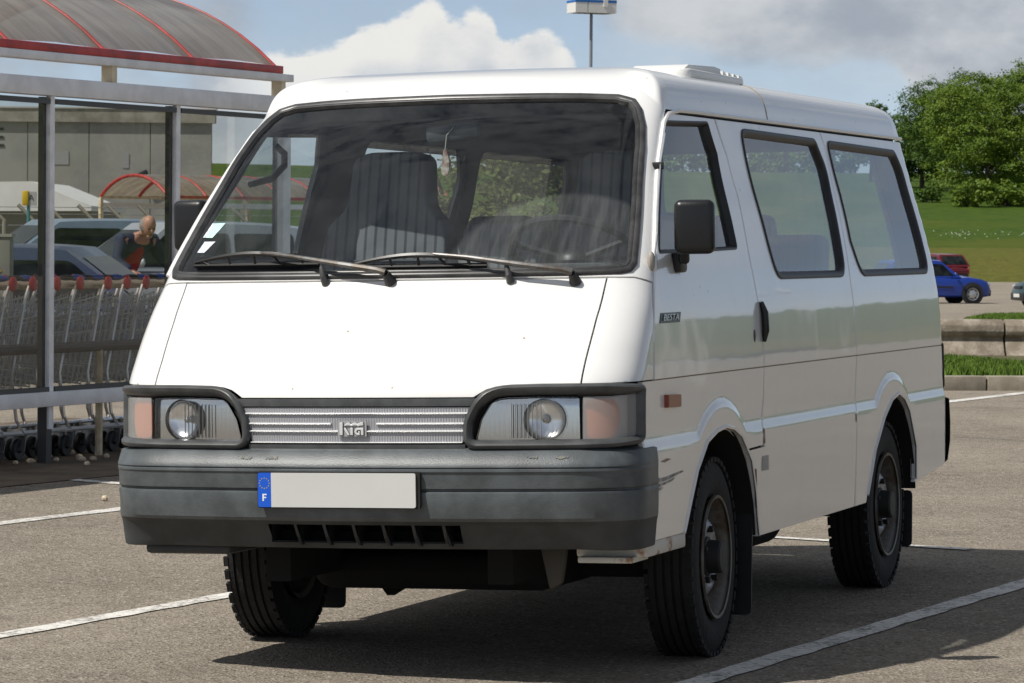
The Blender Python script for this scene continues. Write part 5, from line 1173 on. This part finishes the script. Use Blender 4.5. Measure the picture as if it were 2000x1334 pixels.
# trolleys, nested in a row
WIRE = mat('trolley_wire', (.40, .42, .43), .35, metal=.6); RED = mat('trolley_red', (.72, .015, .025), .35, coat=.3); BLUE = mat('trolley_blue', (.03, .09, .42), .4); TBLK = mat('trolley_black', (.02, .02, .022), .5)
def make_trolley():
    e = empty('shopping_trolley', (0, 0, 0)); hw = .25
    def cube(*a): return None
    mb = MB()
    def W(a, b, r=.0034): mb.tube([a, b], r, 3, cap=False)
    T = lambda f: (.38-.86*f, .96-.13*f); Bt = lambda f: (.22-.66*f, .43+.09*f); ww = lambda f, top: (hw-.02*top*0)-(.06*f)
    for sd in (-1, 1):
        for i in range(15):
            f = i/14; a = T(f); b = Bt(f); W((a[0], sd*ww(f, 1), a[1]), (b[0], sd*(ww(f, 0)-.03), b[1]))
        for k in range(6):
            g = k/5
            P0 = [(T(f)[0]*(1-g)+Bt(f)[0]*g, sd*(ww(f, 1)-.03*g), T(f)[1]*(1-g)+Bt(f)[1]*g) for f in (0, 1)]; W(P0[0], P0[1], .006 if k in (0, 3, 5) else .0036)
    for i in range(10):
        y = -.19+.38*i/9; a, b = T(1), Bt(1); W((a[0], y*.9, a[1]), (b[0], y*.8, b[1])); c = Bt(0); W((b[0], y*.8, b[1]), (c[0], y, c[1])); d = T(0); W((c[0], y, c[1]), (d[0], y*1.1, d[1]))
    bk = mb.build('basket', WIRE, e, fix=False); bk['kind'] = 'stuff'
    for sd in (-1, 1):
        mb = MB(); mb.tube([(.46, sd*.24, 1.03), (.40, sd*.24, .93), (.26, sd*.24, .50), (.30, sd*.25, .24), (.36, sd*.26, .16), (-.42, sd*.17, .16)], .012, 6); mb.build('frame_tube', mat('trolley_chrome', (.80, .80, .80), .25, metal=.6), e, True)
    mb = MB(); mb.tube([(.46, -.25, 1.03), (.46, .25, 1.03)], .017, 8); mb.build('handle', mat('handle_cream', (.62, .55, .42), .5), e, True)
    for sd in (-1, 1):
        mb = MB(); mb.sphere((.46, sd*.262, 1.035), .036, 12, 8, (.95, .6, 1.25)); mb.build('handle_end', RED, e, True)
    mb = MB(); mb.sphere((.36, -.10, 1.065), .045, 10, 6, (1.2, 1.2, .45)); mb.build('coin_lock', BLUE, e, True)
    mb = MB(); mb.sphere((.31, -.06, 1.065), .045, 10, 6, (1.3, 1.3, .4)); mb.build('lock_cover', TBLK, e, True)
    for x, y in ((.36, .24), (.36, -.24), (-.42, .16), (-.42, -.16)):
        w = empty('castor'); w.parent = e
        mb = MB(); mb.lathe([(-.014, .02), (-.016, .06), (0, .066), (.016, .06), (.014, .02)], (x-.03, y, .066), (0, 1, 0), 16); mb.build('castor_wheel', TBLK, w, True)
        mb = MB(); mb.bar((x-.03, y-.022, .06), (x, y-.022, .15), .05, .004, (1, 0, 0)); mb.bar((x-.03, y+.022, .06), (x, y+.022, .15), .05, .004, (1, 0, 0)); fk = mb.build('castor_fork', GALV, w); fk['kind'] = 'stuff'
    return e
tro = make_trolley(); k = 0
ang = math.atan2(U2.y, U2.x)
for i in range(14):
    t = -1.02+i*.262+random.uniform(-.03, .03)
    o = tro if i == 0 else copy_tree(tro)
    p = SA+U2*t+VP*.50; o.location = p+VP*random.uniform(-.012, .012); o.rotation_euler = (0, 0, ang+random.uniform(-.02, .02))
    tag(o, 'wire shopping trolley with red handle ends nested in the row under the shelter', 'trolley', 'nested shopping trolleys')
# ================================================================== CARS
CG = mat('car_glass', (.014, .017, .018), .12, spec=.12, noise_amt=.6, noise_scale=3); CARBLK = mat('car_black_trim', (.02, .02, .022), .45)
def car(name, loc, rz, L_, Wd, H, color, label, style, group='parked cars', mirrors=True, detail=True):
    """x forward; style: (bonnet height, windscreen base x, roof front x, roof rear x, rear base x, belt) as fractions of length / height"""
    e = empty(name, loc, rz); tag(e, label, 'car', group); hb, wb, rf_, rr_, rb, belt = style; w = Wd/2
    pm = mat('paint_%s' % name+str(round(color[0]*100))+str(round(color[2]*100)), color, .35, metal=.2, coat=.45, noise_amt=.05, noise_scale=3)
    X = lambda f: (f-.5)*L_
    zb = .20; zl = H*belt
    # lower body: loft of cross-sections
    st = [(0.0, .78, zl*.62, zl*.80), (.015, .86, zl*.55, zl*.88), (.06, .94, zb, zl*.985 if rb < .06 else zl*.95), (.14, .985, zb, zl*.99), (.3, 1, zb, zl), (.55, 1, zb, zl*.985), (wb-.02, .99, zb, zl*.955), (wb+.08, .975, zb, hb*1.0), (.90, .93, zb, hb*.93), (.965, .85, zb*1.15, hb*.84), (.99, .76, zb*1.4, hb*.70), (1.0, .66, zb*1.8, hb*.60)]
    V = []; F = []; nn_ = 11
    for f, ws_, z0, z1 in st:
        x = X(f); hw = w*ws_; zm = z0+(z1-z0)*.55
        sec = [(-hw*.86, z0), (-hw*.97, z0+.06), (-hw, zm), (-hw*.985, z1-.10), (-hw*.90, z1-.02), (0, z1+.035), (hw*.90, z1-.02), (hw*.985, z1-.10), (hw, zm), (hw*.97, z0+.06), (hw*.86, z0)]
        V += [(x, y, z) for y, z in sec]
    m_ = len(st); F = [(i*nn_+j, (i+1)*nn_+j, (i+1)*nn_+j+1, i*nn_+j+1) for i in range(m_-1) for j in range(nn_-1)]
    F += [(i*nn_+nn_-1, (i+1)*nn_+nn_-1, (i+1)*nn_, i*nn_) for i in range(m_-1)]+[tuple(range(nn_)), tuple((m_-1)*nn_+j for j in range(nn_-1, -1, -1))]
    mb = MB(); mb.add(V, F); body = mb.build('body', pm, e, True, 40)
    # cabin
    a, b, c, d = X(wb+.02), X(rf_), X(rr_), X(rb); z0 = zl-.05; wt = w*.74; wl = w*.93; zr = H
    ns = 9; top = [(b+(c-b)*i/ns, zr-.05*(abs(i/ns-.42)/.58)**2.2) for i in range(ns+1)]
    prof = [(a, z0)]+top+[(d, z0)]
    V = []; F = []; k = len(prof)
    for x, z in prof:
        f = (z-z0)/(zr-z0); hw = wl+(wt-wl)*f; V += [(x, -hw, z), (x, -hw*.80, z+.035*f), (x, hw*.80, z+.035*f), (x, hw, z)]
    for i in range(k-1): F += [(i*4+j, i*4+j+1, (i+1)*4+j+1, (i+1)*4+j) for j in range(3)]
    F += [tuple(i*4 for i in range(k)), tuple(i*4+3 for i in range(k-1, -1, -1))]
    mb = MB(); mb.add(V, F); cab = mb.build('cabin', pm, e, True, 35)
    def side(x, z, sd, out=.006):
        f = (z-z0)/(zr-z0); return (x, sd*(wl+(wt-wl)*f+out), z)
    zt_ = zr-.115; zbw = zl+.005
    def xa(z): return a+(b-a)*(z-z0)/(zr-z0)
    def xd(z): return d+(c-d)*(z-z0)/(zr-z0)
    mid1 = b+(c-b)*.46; mid2 = b+(c-b)*.93
    for sd in (-1, 1):
        P = [(xa(zbw)-.17, zbw), (mid1+.03, zbw), (mid1+.03, zt_), (xa(zt_)-.12, zt_)]; Q = [(mid1-.03, zbw), (mid2+.03, zbw), (mid2+.02, zt_), (mid1-.03, zt_)]; RR_ = [(mid2-.04, zbw), (xd(zbw)+.16, zbw+.03), (xd(zt_)+.14, zt_-.02), (mid2-.05, zt_)]
        for PP in (P, Q, RR_):
            if PP is RR_ and PP[0][0]-PP[1][0] < .15: continue
            V = [side(x, z, sd) for x, z in roundpoly([PP[3], PP[2], PP[1], PP[0]], .06, 3)]; mb = MB(); mb.add(V, [tuple(range(len(V)))]); mb.build('side_window', CG, e, fix=False)
    def scr(x0, x1, zz0, zz1, out):
        V = []
        for x, z, kx in ((x0, zz0, .86), (x0, zz0, -.86), (x1, zz1, -.82), (x1, zz1, .82)):
            f = (z-z0)/(zr-z0); V.append((x+out, kx*(wl+(wt-wl)*f), z+.008))
        return V
    mb = MB(); mb.add(scr(xa(zbw+.02), xa(zt_+.03), zbw+.02, zt_+.03, .012), [(0, 1, 2, 3)]); mb.build('windscreen', CG, e, fix=False)
    mb = MB(); mb.add(scr(xd(zbw+.04), xd(zt_+.02), zbw+.04, zt_+.02, -.012), [(0, 3, 2, 1)]); mb.build('rear_window', CG, e, fix=False)
    TY = MATS['tyre']; AL = mat('car_wheel_silver', (.50, .50, .51), .35, metal=.7)
    for fx in (.185, .815):
        for sd in (-1, 1):
            x = X(fx); r = .305
            mb = MB(); mb.lathe([(-.02, r+.065), (.012, r+.065), (.013, .02)], (x, sd*(w*.985-.01), r+.01), (0, sd, 0), 28); mb.build('wheel_arch', CARBLK, e)
            wh = empty('wheel', (x, sd*(w-.10), r)); wh.parent = e
            mb = MB(); mb.lathe([(-.09*sd, .2), (-.095*sd, r*.95), (-.07*sd, r), (.085*sd, r), (.105*sd, r*.95), (.11*sd, .20)], (0, 0, 0), (0, 1, 0), 28); mb.build('tyre', TY, wh, True)
            mb = MB(); mb.lathe([(.105*sd, .205), (.10*sd, .19), (.085*sd, .17), (.112*sd, .08), (.115*sd, .002)], (0, 0, 0), (0, 1, 0), 24); mb.build('rim', AL, wh, True)
            for q in range(7):
                a_ = 6.283*q/7; mb = MB(); mb.sphere((.135*math.cos(a_), .103*sd, .135*math.sin(a_)), .022, 8, 5, (1, .25, 1)); mb.build('rim_slot', CARBLK, wh)
    HLm = mat('car_headlight', (.62, .64, .66), .12, metal=.5, coat=1.); TLm = mat('car_taillight', (.42, .015, .012), .2, coat=.8)
    for sd in (-1, 1):
        zc = hb*.72
        mb = MB(); mb.obox((X(.962), sd*w*.62, zc), Vector((1, -.42*sd, 0)).normalized(), Vector((.42*sd, 1, 0)).normalized(), Vector((0, 0, 1)), .05, .16, .062); mb.build('headlight', HLm, e, bevel=.025, seg=2)
        mb = MB(); mb.obox((X(.022), sd*w*.76, zl*.72), Vector((1, 0, 0)), Vector((0, 1, 0)), Vector((0, 0, 1)), .055, .09, .13); mb.build('tail_light', TLm, e, bevel=.02, seg=2)
        if mirrors:
            mb = MB(); mb.sphere((xa(zl+.06)-.14, sd*(w+.08), zl+.06), .085, 12, 8, (.55, 1.0, .75)); mb.build('door_mirror', pm, e, True)
        mb = MB(); mb.bar((X(.24), sd*w*1.0, zl*.62), (X(wb-.06), sd*w*1.0, zl*.60), .02, .05); mb.build('rub_strip', CARBLK, e)
        for xh in (mid1+.12-.28*0, mid2+.1): mb = MB(); mb.bar((xh, sd*w*.995, zl*.84), (xh+.15, sd*w*.995, zl*.84), .02, .028); mb.build('door_handle', CARBLK, e)
    mb = MB(); mb.box((X(.955), -w*.70, .24), (X(1.006), w*.70, .46)); mb.build('front_bumper', CARBLK if style[5] < .645 else pm, e, bevel=.04)
    mb = MB(); mb.box((X(.985), -w*.36, hb*.66), (X(1.002), w*.36, hb*.76)); mb.build('grille', CARBLK, e, bevel=.01)
    mb = MB(); mb.box((X(-.004), -w*.78, .28), (X(.03), w*.78, .52)); mb.build('rear_bumper', CARBLK, e, bevel=.04)
    mb = MB(); mb.box((X(1.002), -.26, .33), (X(1.008), .26, .43)); mb.build('front_plate', mat('car_plate', (.65, .65, .62), .5), e)
    return e
HATCH = (.86, .70, .55, .13, .02, .64); MPV = (1.02, .76, .56, .08, .01, .625); COUPE = (.84, .72, .56, .26, .06, .63); SEDAN = (.88, .70, .55, .27, .13, .64)
def heading(a_deg): return math.atan2(fwd.y, fwd.x)+R(a_deg)      # 0 = away from the camera, 180 = towards it, -90 = to the right
def cp(px, dep, dz=0.): q = (px-1000)/FPX*dep; p = LD(q, dep); p.z = zground(q, dep)+dz; return p
car('people_carrier', cp(118, 56), heading(118), 4.6, 1.78, 1.66, (.20, .27, .35), 'pale blue people carrier facing left behind the trolleys', MPV)
car('navy_coupe', cp(108, 34, -.16), heading(-97), 4.3, 1.70, 1.36, (.020, .035, .085), 'dark navy coupe with its bonnet to the right behind the trolleys', COUPE)
car('dark_estate', cp(318, 46), heading(118), 4.4, 1.74, 1.50, (.40, .43, .47), 'silver grey car partly hidden behind the standing man', HATCH)
car('blue_saloon', cp(-62, 66), heading(120), 4.3, 1.72, 1.45, (.05, .09, .25), 'blue car cut by the left edge beyond the people carrier', HATCH)
car('white_van', cp(118, 78), heading(120), 4.8, 1.9, 1.86, (.72, .72, .70), 'white vehicle whose roof shows above the people carrier', MPV)
car('silver_hatchback', cp(290, 84), heading(125), 4.2, 1.7, 1.52, (.42, .44, .46), 'silver hatchback far behind the man beneath the distant shelter', HATCH)
car('grey_hatchback', cp(505, 62), heading(120), 4.2, 1.7, 1.46, (.20, .23, .27), 'grey hatchback seen through the windscreen beside the shelter post', HATCH)
car('black_hatchback', cp(598, 66), heading(120), 4.2, 1.7, 1.42, (.05, .06, .08), 'dark hatchback seen through the windscreen right of the shelter post', HATCH)
car('white_hatchback', cp(555, 92), heading(120), 4.2, 1.7, 1.48, (.70, .70, .70), 'white hatchback far off, seen through the windscreen', HATCH)
car('blue_hatchback', cp(1812, 118), heading(-76), 3.85, 1.66, 1.38, (.012, .045, .30), 'bright blue hatchback with its nose showing right of the minibus', HATCH)
car('red_hatchback', cp(1826, 168), heading(22), 3.9, 1.66, 1.42, (.13, .010, .016), 'dark red hatchback seen from behind beyond the blue one', HATCH)
car('green_hatchback', cp(2118, 104), heading(100), 4.0, 1.66, 1.40, (.012, .045, .050), 'dark green hatchback cut by the right edge of the picture', HATCH)
car('dark_hatchback', Vector((4.3, 1.6, 0)), math.pi/2+.1, 4.1, 1.68, 1.42, (.03, .032, .036), 'dark car in the next bay, seen only mirrored in the side of the minibus', HATCH)
# ================================================================== THE MAN
SKIN = mat('skin', (.42, .22, .15), .5, noise_amt=.12, noise_scale=30); JACKET = mat('navy_jacket', (.018, .024, .055), .8, noise_amt=.3, noise_scale=8, bump=.3, bump_scale=20); SHIRT = mat('red_shirt', (.28, .006, .022), .8, noise_amt=.15, noise_scale=10); TROUS = mat('trousers', (.03, .032, .04), .85); HAIRM = mat('grey_hair', (.28, .26, .24), .8, bump=.6, bump_scale=120)
def skin_mesh(name, verts, edges, radii, m_, parent, root=0, sub=2):
    me = bpy.data.meshes.new(name); me.from_pydata(verts, edges, []); o = link(name, me, parent, m_)
    a = o.modifiers.new('skin', 'SKIN')
    for i, r in enumerate(radii): me.skin_vertices[0].data[i].radius = r if isinstance(r, tuple) else (r, r); me.skin_vertices[0].data[i].use_root = (i == root)
    a.use_smooth_shade = True; b = o.modifiers.new('sub', 'SUBSURF'); b.levels = sub; b.render_levels = sub
    return o
pp = cp(240, 40); man = empty('person', pp, heading(-138)-math.pi/2)
tag(man, 'balding man in open navy jacket and red shirt bending beside the parked cars', 'person')
# local frame: x to his left, y forward; body stoops forward
bodyV = [(0, 0, .90), (0, .05, 1.03), (0, .14, 1.17), (0, .26, 1.27), (0, .33, 1.33), (0, .39, 1.375),
 (.10, 0, .88), (.11, .04, .48), (.11, -.02, .09), (-.10, 0, .88), (-.12, .0, .48), (-.12, -.06, .09), (.11, .12, .04), (-.12, .08, .04),
 (.20, .25, 1.27), (.28, .28, 1.02), (.24, .48, .93), (-.20, .25, 1.27), (-.33, .28, 1.03), (-.40, .48, .95)]
bodyE = [(0, 1), (1, 2), (2, 3), (3, 4), (4, 5), (0, 6), (6, 7), (7, 8), (0, 9), (9, 10), (10, 11), (8, 12), (11, 13), (3, 14), (14, 15), (15, 16), (3, 17), (17, 18), (18, 19)]
bodyR = [(.13, .09), (.13, .09), (.14, .09), (.10, .06), (.045, .045), (.045, .045), .095, .065, .045, .095, .065, .045, .04, .04, .075, .052, .034, .075, .052, .034]
skin_mesh('body', bodyV, bodyE, bodyR, SKIN, man)
jv = bodyV[1:4]+bodyV[14:20]; skin_mesh('jacket', [(0, .0, .90), (0, .035, 1.03), (0, .125, 1.17), (0, .235, 1.28)]+bodyV[14:20], [(0, 1), (1, 2), (2, 3), (3, 4), (4, 5), (5, 6), (3, 7), (7, 8), (8, 9)], [(.185, .135), (.19, .135), (.20, .14), (.175, .125), .095, .07, .052, .095, .07, .052], JACKET, man)
skin_mesh('shirt', [(0, .095, .93), (0, .135, 1.05), (0, .22, 1.17), (0, .30, 1.26)], [(0, 1), (1, 2), (2, 3)], [(.12, .10), (.12, .10), (.115, .10), (.08, .07)], SHIRT, man)
skin_mesh('trousers', bodyV[0:1]+[(0, .01, .97)]+bodyV[6:12], [(0, 1), (0, 2), (2, 3), (3, 4), (0, 5), (5, 6), (6, 7)], [(.17, .125), (.17, .13), .11, .08, .07, .11, .08, .07], TROUS, man)
hc = Vector((0, .455, 1.425)); hdx = empty('head', hc); hdx.parent = man; hdx.rotation_euler = (R(-32), 0, R(-12))
mb = MB(); mb.sphere((0, 0, 0), .1, 20, 14, (.78, .98, 1.15))
for v in mb.V:
    if v.y > .02 and v.z < 0: v.x *= 1-.22*(-v.z/.115); v.y += .012
    if v.z < -.05: v.y += .01
mb.sphere((0, .108, -.012), .017, 8, 6, (.8, 1.1, 1.5)); mb.sphere((0, .085, -.085), .03, 8, 6, (1.1, .8, .8))
for sd in (-1, 1): mb.sphere((sd*.08, -.005, -.01), .026, 8, 6, (.4, .8, 1.3))
mb.build('face', SKIN, hdx, True, 60)
mb = MB(); mb.sphere((0, -.020, -.006), .107, 18, 12, (.84, .93, 1.0)); mb.V = [v if v.z < .055 else Vector((v.x*.8, v.y*.8, .05)) for v in mb.V]; mb.build('hair', HAIRM, hdx, True)
for sd in (-1, 1):
    mb = MB(); mb.sphere((sd*.032, .09, .015), .012, 8, 6); mb.build('eye', mat('eye_dark', (.03, .025, .02), .3), hdx, True)
mb = MB(); mb.bar((-.022, .106, -.055), (.022, .106, -.055), .008, .006); mb.build('mouth', mat('lips', (.30, .11, .09), .5), hdx)
for sd, w_, dr in ((1, Vector(bodyV[16]), Vector((-.05, 1, -.35)).normalized()), (-1, Vector(bodyV[19]), Vector((-.25, 1, -.3)).normalized())):
    V = [tuple(w_), tuple(w_+dr*.09)]; E = [(0, 1)]; RR_ = [.028, (.036, .018)]; side_ = Vector((1, 0, 0))
    for q in range(4):
        b = w_+dr*.09+side_*(-.03+.02*q); l = (.07, .08, .075, .06)[q]; k = len(V); V += [tuple(b+dr*l*.5+Vector((0, 0, -.008))), tuple(b+dr*l+Vector((0, 0, -.03)))]; E += [(1, k), (k, k+1)]; RR_ += [.0095, .008]
    k = len(V); V += [tuple(w_+dr*.05-side_*sd*.045), tuple(w_+dr*.09-side_*sd*.065)]; E += [(0, k), (k, k+1)]; RR_ += [.011, .009]
    skin_mesh('hand', V, E, RR_, SKIN, man, 0, 1)
for x, y in ((.11, .03), (-.12, -.01)):
    mb = MB(); mb.prism(roundpoly([(-.045, -.10), (.045, -.10), (.05, .12), (.0, .17), (-.05, .12)], .03, 3), (x, y, .0), (1, 0, 0), (0, 1, 0), (0, 0, 1), .09); mb.build('shoe', CARBLK, man, bevel=.02)
# ================================================================== FAR LEFT: STORE, FENCE, SIGNS, SECOND SHELTER
BW = mat('store_panel', (.275, .275, .255), .8, noise_amt=.10, noise_scale=.6); BB = mat('store_parapet', (.20, .185, .155), .85, color2=(.34, .32, .28), noise_scale=1.2)
D_ = 140.
store = empty('store_building', LD((410-1000)/FPX*D_, D_)); tag(store, 'long grey panelled store building with stained parapet behind the shelter', 'building')
def SPt(px, py): v = ray(px, py); return Vector(CAM)+v*((store.location-Vector(CAM)).dot(fwd)/v.dot(fwd))-store.location
p_w = 2.35
for i in range(9):
    mb = MB(); x1 = -i*p_w; x0 = x1-p_w+.03; b = rgt*x0; mb.obox(rgt*((x0+x1)/2)+fwd*.2+Vector((0, 0, 2.45)), rgt, fwd, Vector((0, 0, 1)), (x1-x0)/2, .2, 3.15); mb.build('wall_panel', BW, store)
mb = MB(); mb.obox(rgt*(-10.6)+fwd*.15+Vector((0, 0, 5.85)), rgt, fwd, Vector((0, 0, 1)), 10.75, .32, .26); mb.build('parapet', BB, store)
mb = MB(); mb.obox(rgt*(-10.9)+fwd*1.4+Vector((0, 0, 2.7)), rgt, fwd, Vector((0, 0, 1)), 10.5, 1.0, 3.2); mb.build('rear_block', BW, store)
mb = MB(); mb.obox(rgt*(-10.6)+fwd*.14+Vector((0, 0, 6.14)), rgt, fwd, Vector((0, 0, 1)), 10.8, .36, .03); mb.build('parapet_cap', mat('cap_metal', (.45, .45, .44), .5), store)
q = SPt(2, 270); text('wall_lettering', 'E', 1.05, mat('sign_black', (.025, .025, .025), .6), store, basis(q-fwd*.02+rgt*-.12, rgt, (0, 0, 1)), .015)
for txt, px_ in (('R', -36), ('A', -74)): q = SPt(px_, 270); text('wall_lettering', txt, 1.05, MATS['sign_black'], store, basis(q-fwd*.02, rgt, (0, 0, 1)), .015)
q = SPt(279, 340); mb = MB(); mb.obox(q-fwd*.25, (rgt+Vector((0, 0, .5))).normalized(), fwd, (Vector((0, 0, 1))-rgt*.5).normalized(), .22, .15, .09); mb.build('floodlight', CARBLK, store, bevel=.03)
for px_, py_, w_, h_ in ((120, 308, .28, .26), (246, 314, .12, .28)):
    q = SPt(px_, py_); mb = MB(); mb.obox(q-fwd*.01, rgt, fwd, Vector((0, 0, 1)), w_, .015, h_); mb.build('wall_plate', mat('wall_plate', (.30, .30, .31), .8), store)
# white tent-roofed store annexe
TENT = mat('white_sheet', (.72, .72, .70), .6, noise_amt=.05, noise_scale=1)
a = cp(60, 104); ann = empty('white_shed', a); tag(ann, 'white gabled shed with a bright roof beyond the fence', 'shed')
def lp(px, py, dep): return at(px, py, dep)-a
mb = MB(); P0 = [lp(-70, 356, 104), lp(60, 354, 104), lp(178, 402, 104), lp(178, 412, 104), lp(-70, 412, 104)]; mb.add(P0+[p+fwd*9 for p in P0], [(0, 1, 2, 3, 4), (9, 8, 7, 6, 5), (0, 5, 6, 1), (1, 6, 7, 2), (2, 7, 8, 3), (3, 8, 9, 4), (4, 9, 5, 0)]); mb.build('roof', TENT, ann)
mb = MB(); P0 = [lp(-70, 412, 104.3), lp(176, 412, 104.3)]; zb_ = -a.z-.8; P0 += [Vector((P0[1].x, P0[1].y, -.1)), Vector((P0[0].x, P0[0].y, -.1))]; mb.add(P0+[p+fwd*8 for p in P0], [(0, 1, 2, 3), (7, 6, 5, 4), (0, 4, 5, 1), (1, 5, 6, 2), (2, 6, 7, 3), (3, 7, 4, 0)]); mb.build('wall', mat('shed_wall', (.20, .19, .17), .8), ann)
# boundary: dark hedge bank and fence posts
BRN = mat('fence_boards', (.085, .065, .045), .9, color2=(.13, .105, .07), noise_scale=2)
fe = empty('boundary_fence', cp(60, 80)); tag(fe, 'weathered board fence with tall cranked posts and wire across the left background', 'fence')
o0 = fe.location
for i in range(44):
    px_ = -60+i*16; p = cp(px_, 80)-o0; mb = MB(); h = 1.40+.05*math.sin(i*1.7); mb.obox(p+Vector((0, 0, h/2)), rgt, fwd, Vector((0, 0, 1)), .085, .02, h/2); mb.build('board', BRN, fe)
for px_ in (-52, 7, 65, 122, 182, 240, 300, 360, 420, 480): 
    p = cp(px_, 79.8)-o0; mb = MB(); mb.tube([p, p+Vector((0, 0, 1.95)), p+Vector((0, 0, 2.3))-rgt*.35], .045, 6); mb.build('fence_post', mat('post_concrete', (.30, .27, .22), .85), fe)
for z in (1.6, 1.85, 2.1, 2.25):
    p0, p1 = cp(-60, 79.8)-o0, cp(640, 79.8)-o0; mb = MB(); mb.tube([p0+Vector((0, 0, z)), p1+Vector((0, 0, z))], .008, 4); mb.build('fence_wire', GALV, fe)
# bay sign
p = cp(54, 62); sg_ = empty('bay_sign', p); tag(sg_, 'small yellow and grey bay sign lettered A on a teal pole', 'sign')
mb = MB(); mb.tube([(0, 0, 0), (0, 0, 2.02)], .03, 8); mb.build('pole', mat('teal_pole', (.05, .22, .22), .5), sg_, True)
mb = MB(); mb.obox(-rgt*.05+Vector((0, 0, 2.11)), rgt, fwd, Vector((0, 0, 1)), .055, .06, .125); mb.build('yellow_box', mat('sign_yellow', (.62, .42, .01), .5), sg_, bevel=.02)
mb = MB(); mb.obox(rgt*.072+Vector((0, 0, 2.10)), rgt, fwd, Vector((0, 0, 1)), .062, .03, .12); mb.build('grey_panel', mat('sign_grey', (.42, .42, .42), .6), sg_)
text('sign_letter', 'A', .15, MATS['sign_black'], sg_, basis(rgt*.05-fwd*.032+Vector((0, 0, 2.11)), rgt, (0, 0, 1)), .002)
# cabinet at the very left
p = cp(-2, 29.5); cb = empty('service_cabinet', p, YAW); tag(cb, 'grey service cabinet with a yellow warning mark at the left edge', 'cabinet')
mb = MB(); mb.box((-.14, -.1, 0), (.10, .1, 1.30)); mb.build('cabinet_body', mat('cabinet_grey', (.20, .20, .17), .6), cb, bevel=.01)
mb = MB(); mb.box((-.15, -.11, 1.30), (.112, .11, 1.325)); mb.build('cabinet_lid', mat('cabinet_lid', (.30, .30, .26), .6), cb)
mb = MB(); mb.prism([(0, 0), (.08, 0), (.04, .08)], (-.05, -.104, 1.02), (1, 0, 0), (0, 0, 1), (0, -1, 0), .003); mb.build('warning_mark', MATS['sign_yellow'], cb)
# second, distant shelter
u3 = (rgt*.80+fwd*.60).normalized(); v3 = (rgt*-.60+fwd*.80).normalized(); A3 = cp(326, 90)
u3 = (rgt*.72+fwd*.69).normalized(); v3 = (-rgt*.69+fwd*.72).normalized()
shelter('trolley_shelter', A3, u3, v3, 0, 9.5, [0, 2.4, 4.8, 7.2, 9.5], [0, 1.2, 2.4, 3.6, 4.8, 6, 7.2, 8.4, 9.5], 'distant trolley shelter with red arches beyond the parked cars', 2.7, .52, 2.72, False, True)
# tall sign box on a pole above the roof line
pd_ = 96.; p = cp(1149, pd_); ls = empty('mast_sign', p); tag(ls, 'white box sign with blue stripe on a tall pole above the minibus roof', 'sign')
zb = at(1149, 27, pd_).z-p.z
mb = MB(); mb.tube([(0, 0, 0), (0, 0, zb)], [.055, .04], 10); mb.build('mast', mat('mast_grey', (.20, .22, .25), .5), ls, True)
BXW = mat('sign_box_white', (.70, .70, .67), .5); BLS = mat('sign_box_blue', (.02, .14, .42), .5)
ax_ = (rgt*.93+fwd*.37).normalized(); ay_ = Vector((-ax_.y, ax_.x, 0))
for off, hw_, hd__ in ((-.40, .17, .30), (.19, .40, .30)):
    mb = MB(); mb.obox(ax_*off+Vector((0, 0, zb+.26)), ax_, ay_, Vector((0, 0, 1)), hw_, hd__, .26); bx_ = mb.build('sign_box', BXW, ls)
    mb = MB(); mb.obox(ax_*off+Vector((0, 0, zb+.30)), ax_, ay_, Vector((0, 0, 1)), hw_+.006, hd__+.006, .035); mb.build('blue_stripe', BLS, bx_)
mb = MB(); mb.obox(ax_*.28-ay_*.31+Vector((0, 0, zb+.26)), ax_, ay_, Vector((0, 0, 1)), .06, .02, .10); mb.build('sign_tab', BXW, ls)
mb = MB(); mb.obox(Vector((0, 0, zb+.01)), ax_, ay_, Vector((0, 0, 1)), .45, .2, .02); mb.build('sign_base', CARBLK, ls)
# two lamp posts off to the right, mirrored in the side windows
for i, (x, y) in enumerate(((15.5, 62), (10.4, 34))):
    e = empty('lamp_post', (x, y, 0)); tag(e, ('farther' if i == 0 else 'nearer')+' white lamp post off to the right, seen mirrored in the side glass', 'lamp post', 'lamp posts mirrored in the minibus')
    mb = MB(); mb.tube([(0, 0, 0), (0, 0, 5.6)], [.07, .045], 10); mb.build('column', mat('lamp_white', (.70, .68, .60), .5), e, True)
    mb = MB(); mb.sphere((0, 0, 5.72), .16, 12, 8); mb.build('globe', mat('lamp_globe', (.8, .8, .78), .2), e, True)
    mb = MB(); mb.bar((-.2, 0, 5.45), (.6, 0, 5.55), .05, .05); mb.build('bracket', DKS, e)
